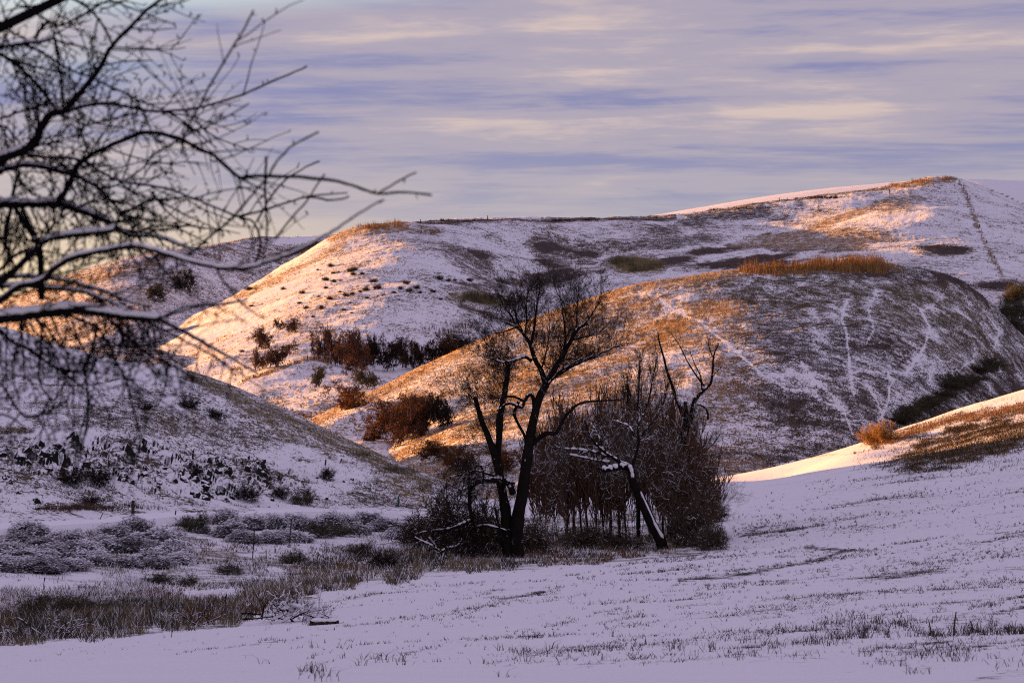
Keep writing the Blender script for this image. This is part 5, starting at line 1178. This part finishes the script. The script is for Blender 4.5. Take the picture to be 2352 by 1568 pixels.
for px, py, n, lab, sd in ((120, 1465, 14, 'heap of thin dark arching branches at the left field edge', 51), (440, 1440, 10, 'thin dark sticks lying over the grass at the field edge', 52), (20, 1470, 12, 'tangle of dark branches in the lower left corner of the creek', 53)):
    t_ = Traced('fallen_branches', (px, py), gd(px, py), lab, 'branches', sd); rg = random.Random(sd)
    for i in range(n):
        x = px + rg.uniform(-60, 60); sgn = rg.choice((-1, -1, 1)); L = rg.uniform(40, 90)
        t_.limb([(x, py + rg.uniform(-6, 6)), (x + sgn * L * .35, py - rg.uniform(10, 30)), (x + sgn * L * .75, py - rg.uniform(14, 48)), (x + sgn * L, py - rg.uniform(8, 50))], rg.uniform(.9, 1.6), .4, rg.uniform(-1, 1), name='stick')
    t_.twigs(range(n), 2, .4, .005, 1); t_.done(M_BARK, M_TWIG, .012, .004, .02)
# ------------------------------------------------------------------ the near tree whose boughs reach in from the left, about five metres away
NT_D = 5.0
ntr = link('overhanging_tree', None, None, None, 'near tree whose dark, snow-lined, out-of-focus boughs reach in from the left', 'tree', None, P(-820, 1780, NT_D))
NB = Vector(P(-820, 1780, NT_D)); nr = random.Random(77)
TRAIL = []      # (px, py, depth) of everything traced so far
def near_limb(pts, r0, r1, snow=0.0, drift=None, nm='bough', tw=1.0):
    a = np.array(pts, float); n = len(a); d0 = NT_D + 0.25 * vnoise(np.array([a[0, 0] / 150.0]), np.array([a[0, 1] / 150.0]), 5)[0]
    best = 16.0
    for (x, y, d) in TRAIL:
        q = math.hypot(x - a[0, 0], y - a[0, 1])
        if q < best: best, d0 = q, d
    L = float(np.hypot(*np.diff(a, axis=0).T).sum())
    if drift is None: drift = nr.uniform(-0.55, 0.75) * min(1, L / 350)
    t = np.linspace(0, n - 1, max(4, int(L / 14))); s_ = catmull(a, t); out, rad, trk = [], [], []
    for i, (x, y) in enumerate(s_):
        f = i / (len(s_) - 1); d = d0 + drift * f; k_ = d / FPX
        jx, jy = nr.uniform(-1, 1) * 1.2, nr.uniform(-1, 1) * 1.2
        out.append(Vector(P(x + jx, y + jy, d)) - NB); rad.append((r0 + (r1 - r0) * f) * 1.06 * k_ * nr.uniform(.88, 1.14)); trk.append((x, y, d))
    TRAIL.extend(trk); LIMBS.append((out, rad, snow, trk, nm, tw))
LIMBS = []
NEAR = [
 # the thick lowest bough, and its fork
 ([(-700, 900), (-300, 800), (-60, 742), (0, 732), (80, 722), (160, 712), (230, 718), (290, 728), (368, 732)], 16, 6.5, 1.6, 0.0),
 ([(368, 730), (420, 712), (470, 700), (512, 699), (570, 688)], 4, 1.5, .3, .5), ([(368, 734), (416, 758), (486, 797), (525, 819), (592, 858)], 5, 1.8, .2, .6), ([(330, 734), (400, 770), (470, 806), (520, 840), (560, 850)], 3, 1, 0, .3),
 ([(-700, 600), (-300, 500), (-20, 472), (0, 470), (60, 469), (128, 468), (160, 476), (200, 490), (250, 510), (264, 522), (300, 540), (360, 545), (440, 572)], 12, 3, 1.0, 0.2),
 ([(-700, 560), (-300, 440), (-20, 376), (0, 366), (60, 342), (86, 316), (98, 288), (120, 260), (147, 256)], 13, 7, .9, -.1),
 ([(147, 256), (200, 196), (234, 148), (246, 122), (262, 100), (300, 62), (340, 20), (370, 0), (400, -35)], 6.5, 3, 0, -.2), ([(147, 258), (208, 240), (260, 240), (316, 250), (370, 256), (462, 246), (559, 216), (630, 185), (704, 154)], 5, 2, .1, .5),
 ([(370, 256), (392, 262), (430, 284), (455, 306), (497, 339)], 2.6, 1.4, 0), ([(192, 290), (250, 275), (316, 258)], 2.4, 2.2, 0), ([(180, 320), (192, 292)], 3, 2.6, 0),
 ([(130, 470), (150, 440), (168, 405), (176, 382), (206, 358), (260, 332), (310, 310), (340, 304), (400, 314), (440, 332), (470, 348), (497, 361), (546, 405), (572, 405), (660, 405), (770, 416), (823, 431), (867, 444), (924, 442), (990, 447)], 7, 2.4, 0, -.8),
 ([(867, 444), (910, 420), (955, 396)], 2.4, 1.8, 0), ([(422, 322), (430, 296), (458, 246), (484, 194), (528, 119), (559, 70), (581, 26)], 2.6, 2.2, 0, -.4), ([(432, 305), (470, 292), (500, 280), (572, 238)], 2.2, 1.6, 0),
 ([(546, 405), (556, 440), (560, 470)], 2.2, 1.2, 0), ([(546, 408), (590, 430), (620, 446)], 2.2, 1.2, 0),
 ([(-300, 430), (-20, 396), (0, 392), (50, 380), (100, 384), (160, 400), (190, 412), (230, 434), (262, 470), (285, 492), (320, 520)], 8, 2.2, .7, .2),
 ([(50, 350), (90, 360), (160, 364), (200, 374), (230, 394), (270, 414), (320, 424), (380, 432), (430, 450), (480, 470), (545, 498)], 4, 2.2, .1, .3),
 ([(230, 434), (262, 428), (290, 412), (330, 385), (352, 350)], 2.6, 1.6, 0), ([(285, 492), (340, 462), (400, 455), (430, 450)], 2.4, 2, 0),
 ([(430, 590), (470, 554), (537, 497), (585, 440), (616, 405), (634, 374), (673, 334), (731, 304)], 3, 2.2, 0, -.4), ([(545, 497), (616, 480), (704, 453), (760, 460), (800, 452)], 2.8, 2, 0, -.3), ([(704, 452), (750, 446), (798, 444)], 2, 1.6, 0),
 ([(590, 510), (616, 462), (651, 418), (700, 385), (732, 370)], 2.4, 1.8, 0), ([(611, 361), (609, 440), (612, 500), (614, 560)], 2.6, 2.2, 0, .2), ([(634, 546), (670, 500), (704, 462), (744, 400)], 2.2, 1.8, 0), ([(550, 500), (585, 512), (598, 560), (585, 612)], 3, 2, 0),
 ([(-60, 700), (0, 690), (40, 660), (96, 645), (130, 612), (180, 588), (260, 572), (310, 566), (360, 576), (420, 595), (480, 610), (530, 616), (576, 614), (620, 600), (656, 588), (712, 562), (741, 543), (769, 529), (825, 490), (881, 459)], 8, 2, .6, -.6),
 ([(495, 612), (525, 662), (570, 710), (610, 732)], 3, 1.4, 0), ([(520, 616), (570, 626), (600, 640)], 2.4, 1, 0),
 ([(60, 590), (90, 566), (112, 550), (160, 540), (250, 530), (264, 526)], 7, 5, 1.6, 0), ([(88, 545), (93, 600), (95, 690)], 7.5, 8, 0, 0), ([(24, 472), (30, 440), (44, 395)], 4.5, 3, 0), ([(26, 480), (12, 540), (20, 580), (32, 610)], 4.5, 3, 0), ([(34, 476), (56, 510), (76, 545), (88, 566)], 5, 5, .2), ([(50, 478), (66, 510), (84, 556)], 4, 4, 0),
 ([(90, 560), (120, 520), (150, 495), (190, 470), (240, 458), (262, 440)], 3, 2, 0),
 ([(-200, 780), (-30, 672), (20, 632), (70, 585), (90, 565)], 9, 7, 1.2, 0), ([(-200, 660), (0, 638), (80, 636), (160, 647), (200, 658), (240, 668), (290, 690), (345, 704)], 5, 2, .5, .3), ([(-200, 680), (0, 657), (100, 660), (180, 668), (230, 684), (300, 716)], 6, 2.4, .9, .2),
 ([(120, 716), (160, 726), (220, 752), (250, 790), (266, 828), (290, 876), (300, 920), (320, 986), (342, 1052)], 4, 1.6, 0, .3), ([(112, 720), (140, 775), (156, 818), (185, 840)], 2.6, 1.4, 0), ([(250, 735), (300, 780), (350, 820), (420, 850), (452, 880)], 3.4, 1.4, 0), ([(312, 738), (330, 760), (360, 802), (380, 818), (430, 845)], 2.8, 1.2, 0),
 ([(-100, 720), (0, 758), (20, 780), (80, 810), (120, 840), (176, 876), (230, 930)], 4.5, 2, 0, .4), ([(222, 750), (212, 804), (200, 824), (194, 844), (200, 900), (202, 960), (196, 1000)], 3.8, 2, 0, .3), ([(94, 740), (94, 800), (90, 876), (120, 920)], 3, 2, 0, .3), ([(-60, 860), (0, 882), (40, 940), (70, 960), (120, 940), (160, 915)], 3, 1.6, 0), ([(-40, 980), (0, 950), (50, 975), (60, 1000)], 3, 1.4, 0),
 ([(290, 740), (320, 800), (350, 850), (400, 880)], 2.2, 1, 0), ([(60, 735), (40, 790), (30, 850), (44, 930)], 2.4, 1.2, 0),
 ([(-300, 150), (-20, 112), (0, 108), (50, 101), (100, 94), (126, 86)], 7, 3.2, .2, 0), ([(75, 97), (88, 74), (104, 54), (113, 50), (135, 60), (160, 50), (200, 28), (230, 10), (268, -10)], 3.8, 2, 0), ([(113, 50), (82, 32), (62, 14), (46, -6)], 3, 2.2, 0), ([(150, -8), (182, 4), (206, 22), (230, 50), (258, 102)], 3.8, 2.6, 0), ([(126, 88), (132, 130), (140, 180), (143, 225), (147, 254)], 3.4, 3, 0),
 ([(-120, 60), (0, 125), (40, 150), (80, 190), (110, 226), (130, 256)], 4.6, 4, 0), ([(10, 130), (60, 148), (110, 160), (150, 172)], 3, 2, 0), ([(50, 100), (90, 118), (130, 142), (170, 165), (200, 175), (240, 192), (290, 215), (322, 232), (370, 250)], 3, 1.8, 0), ([(0, 272), (40, 260), (80, 246), (112, 240)], 2.6, 2, 0), ([(-60, 330), (0, 290), (30, 310), (55, 345)], 3, 2.2, 0),
 ([(230, 22), (262, 14), (300, -4)], 2, 1.4, 0), ([(0, 50), (20, 72), (50, 84), (66, 96)], 2.6, 2, 0), ([(0, 60), (26, 30), (48, 0)], 2, 1.6, 0), ([(160, 420), (175, 450), (150, 480), (132, 500), (110, 540)], 2.6, 1.6, 0), ([(300, 540), (350, 520), (400, 520), (450, 545), (480, 560)], 2.4, 1.4, 0), ([(230, 434), (250, 470), (285, 500), (330, 560), (345, 580)], 2.4, 1.4, 0), ([(350, 440), (370, 470), (400, 500), (440, 520), (470, 525)], 2.6, 1.4, 0),
 ([(185, 300), (195, 330), (206, 358)], 3, 2.6, 0), ([(60, 350), (40, 380), (50, 420), (80, 450)], 3, 2.4, 0), ([(-20, 560), (20, 540), (60, 560), (80, 600)], 3, 2, 0), ([(0, 620), (30, 590), (60, 575), (88, 568)], 4, 4, 0),
]
for q in NEAR: near_limb(q[0], q[1], q[2], q[3], q[4] if len(q) > 4 else None)
# secondary twigs and knobbly spurs along every limb
near_tw = []
def px_poly(x, y, ang, L, d, curve, dd, r, n=5):
    pts, rad = [], []; k_ = d / FPX
    for i in range(n):
        f = i / (n - 1); pts.append(Vector(P(x, y, d + dd * f)) - NB); rad.append(r * (1 - .55 * f) * k_)
        x += math.cos(ang) * L / (n - 1); y -= math.sin(ang) * L / (n - 1); ang += curve / (n - 1) + nr.uniform(-.15, .15)
        last = (x, y, ang)
    near_tw.append((pts, rad)); return [(x, y, ang, d + dd)]
def spur(x, y, ang, d):
    L = nr.uniform(5, 12); px_poly(x, y, ang, L, d, nr.uniform(-.6, .6), 0, nr.uniform(1.4, 2.4), 3)
    for _ in range(nr.randint(0, 2)): px_poly(x + math.cos(ang) * L * .6, y - math.sin(ang) * L * .6, ang + nr.uniform(-.8, .8), nr.uniform(4, 10), d, 0, 0, nr.uniform(1.0, 1.8), 3)
def sub_twig(x, y, ang, L, d, lev):
    dd = nr.uniform(-.5, .6) * min(1, L / 120); cv = nr.uniform(-.45, .45)
    n = 6; k = 0; xx, yy, aa = x, y, ang; pts, rad = [], []; r = (1.3 if lev else 0.9) * nr.uniform(.8, 1.25) + L / 200
    for i in range(n):
        f = i / (n - 1); dk = d + dd * f; pts.append(Vector(P(xx, yy, dk)) - NB); rad.append(r * (1 - .5 * f) * dk / FPX)
        if i and nr.random() < .32: spur(xx, yy, aa + nr.choice((-1, 1)) * nr.uniform(.6, 1.3), dk)
        if lev and i in (1, 2, 3, 4) and nr.random() < .6: sub_twig(xx, yy, aa + nr.choice((-1, 1)) * nr.uniform(.4, 1.0), L * nr.uniform(.35, .6), dk, lev - 1)
        xx += math.cos(aa) * L / (n - 1); yy -= math.sin(aa) * L / (n - 1); aa += cv / (n - 1) + nr.uniform(-.16, .16)
    near_tw.append((pts, rad))
for out, rad, snow, trk, nm, tw in LIMBS:
    m_ = len(trk)
    for i in range(m_ - 1):
        x, y, d = trk[i]; x2, y2, _ = trk[i + 1]
        if x < -220: continue
        ang = math.atan2(-(y2 - y), x2 - x); dens = 1.0 if x < 330 else (0.75 if x < 560 else 0.35)
        if nr.random() < .42 * dens: spur(x, y, ang + nr.choice((-1, 1)) * nr.uniform(.7, 1.5), d)
        if nr.random() < .42 * dens and x < 620: sub_twig(x, y, ang + nr.choice((-1, 1)) * nr.uniform(.35, 1.1) - (0.5 if y > 700 else 0), nr.uniform(60, 190), d, 1 if x < 430 else 0)
# hanging thin twigs below the lowest bough
for i in range(20):
    x = nr.uniform(-40, 330); sub_twig(x, 735 + nr.uniform(-5, 10), -math.pi / 2 + nr.uniform(-.2, 1.0), nr.uniform(70, 200), NT_D + nr.uniform(-.2, .6), 1)
for out, rad, snow, trk, nm, tw in LIMBS: wood(nm, [(out, rad)], M_NEARBARK, ntr, 8)
wood('twigs', near_tw, M_NEARBARK, ntr, 4, 'stuff')
sn = []
for out, rad, snow, trk, nm, tw in LIMBS:
    if snow <= 0: continue
    q = np.array([tuple(v) for v in out]); r = np.array(rad); T = np.gradient(q, axis=0); T /= np.linalg.norm(T, axis=1, keepdims=True); h = np.clip((np.hypot(T[:, 0], T[:, 1]) - .45) / .5, 0, 1)
    lump = np.array([nr.uniform(.45, 1.2) if nr.random() > .15 or snow > 1.5 else .15 for _ in r]); k_ = NT_D / FPX
    rs = (r * .72 + snow * 1.7 * k_ * lump) * h + r * .05; rs[-1] *= .3
    sn.append((q + np.array([0, 0, 1.0]) * ((r * .62 + snow * 2.0 * k_ * lump) * h)[:, None], rs))
    for o_ in range(0):
        pass
V, F = tubes(sn, 8); link('snow', make_mesh('snow', V, F, [M_SNOW]), ntr, 'stuff')
# its trunk stands outside the picture
tp = [Vector(P(-820, y, NT_D + (y - 700) * .0002)) - NB for y in (1790, 1500, 1200, 900, 600, 300, -100, -500)]
wood('trunk', [(tp, [.2, .17, .155, .145, .13, .115, .09, .06])], M_NEARBARK, ntr, 12)
for (a, b) in (((-820, 1000), (-700, 900)), ((-820, 700), (-700, 600)), ((-815, 640), (-700, 560)), ((-815, 560), (-300, 430)), ((-800, 300), (-300, 150)), ((-820, 860), (-200, 680)), ((-820, 980), (-200, 780)), ((-810, 200), (-120, 60)), ((-820, 900), (-100, 720)), ((-820, 820), (-200, 660)), ((-820, 950), (-60, 860)), ((-820, 1100), (-40, 980)), ((-820, 760), (-60, 700)), ((-820, 600), (-60, 330)), ((-820, 500), (150, -8))):
    p0 = Vector(P(a[0], a[1], NT_D)) - NB; p1 = Vector(P(b[0], b[1], NT_D)) - NB; md = p0.lerp(p1, .5) + Vector((0, .05, .04))
    wood('bough', [([p0, md, p1], [.022, .017, .012])], M_NEARBARK, ntr, 8)

# ------------------------------------------------------------------ labels of alike things: counted from the left
ORDS = ORD + ['fifteenth', 'sixteenth', 'seventeenth', 'eighteenth', 'nineteenth', 'twentieth'] + ['twenty-' + x for x in ORD[:9]] + ['thirtieth'] + ['thirty-' + x for x in ORD[:9]] + ['fortieth'] + ['forty-' + x for x in ORD[:9]] + ['fiftieth'] + ['fifty-' + x for x in ORD[:9]]
same = {}
for o in SC.objects:
    if o.parent is None and 'label' in o.keys() and 'category' in o.keys(): same.setdefault(o['label'], []).append(o)
for lab, lst in same.items():
    if len(lst) < 2: continue
    lst.sort(key=lambda o: proj(*o.location)[0])
    for i, o in enumerate(lst): o['label'] = '%s, %s from the left' % (lab, ORDS[i])
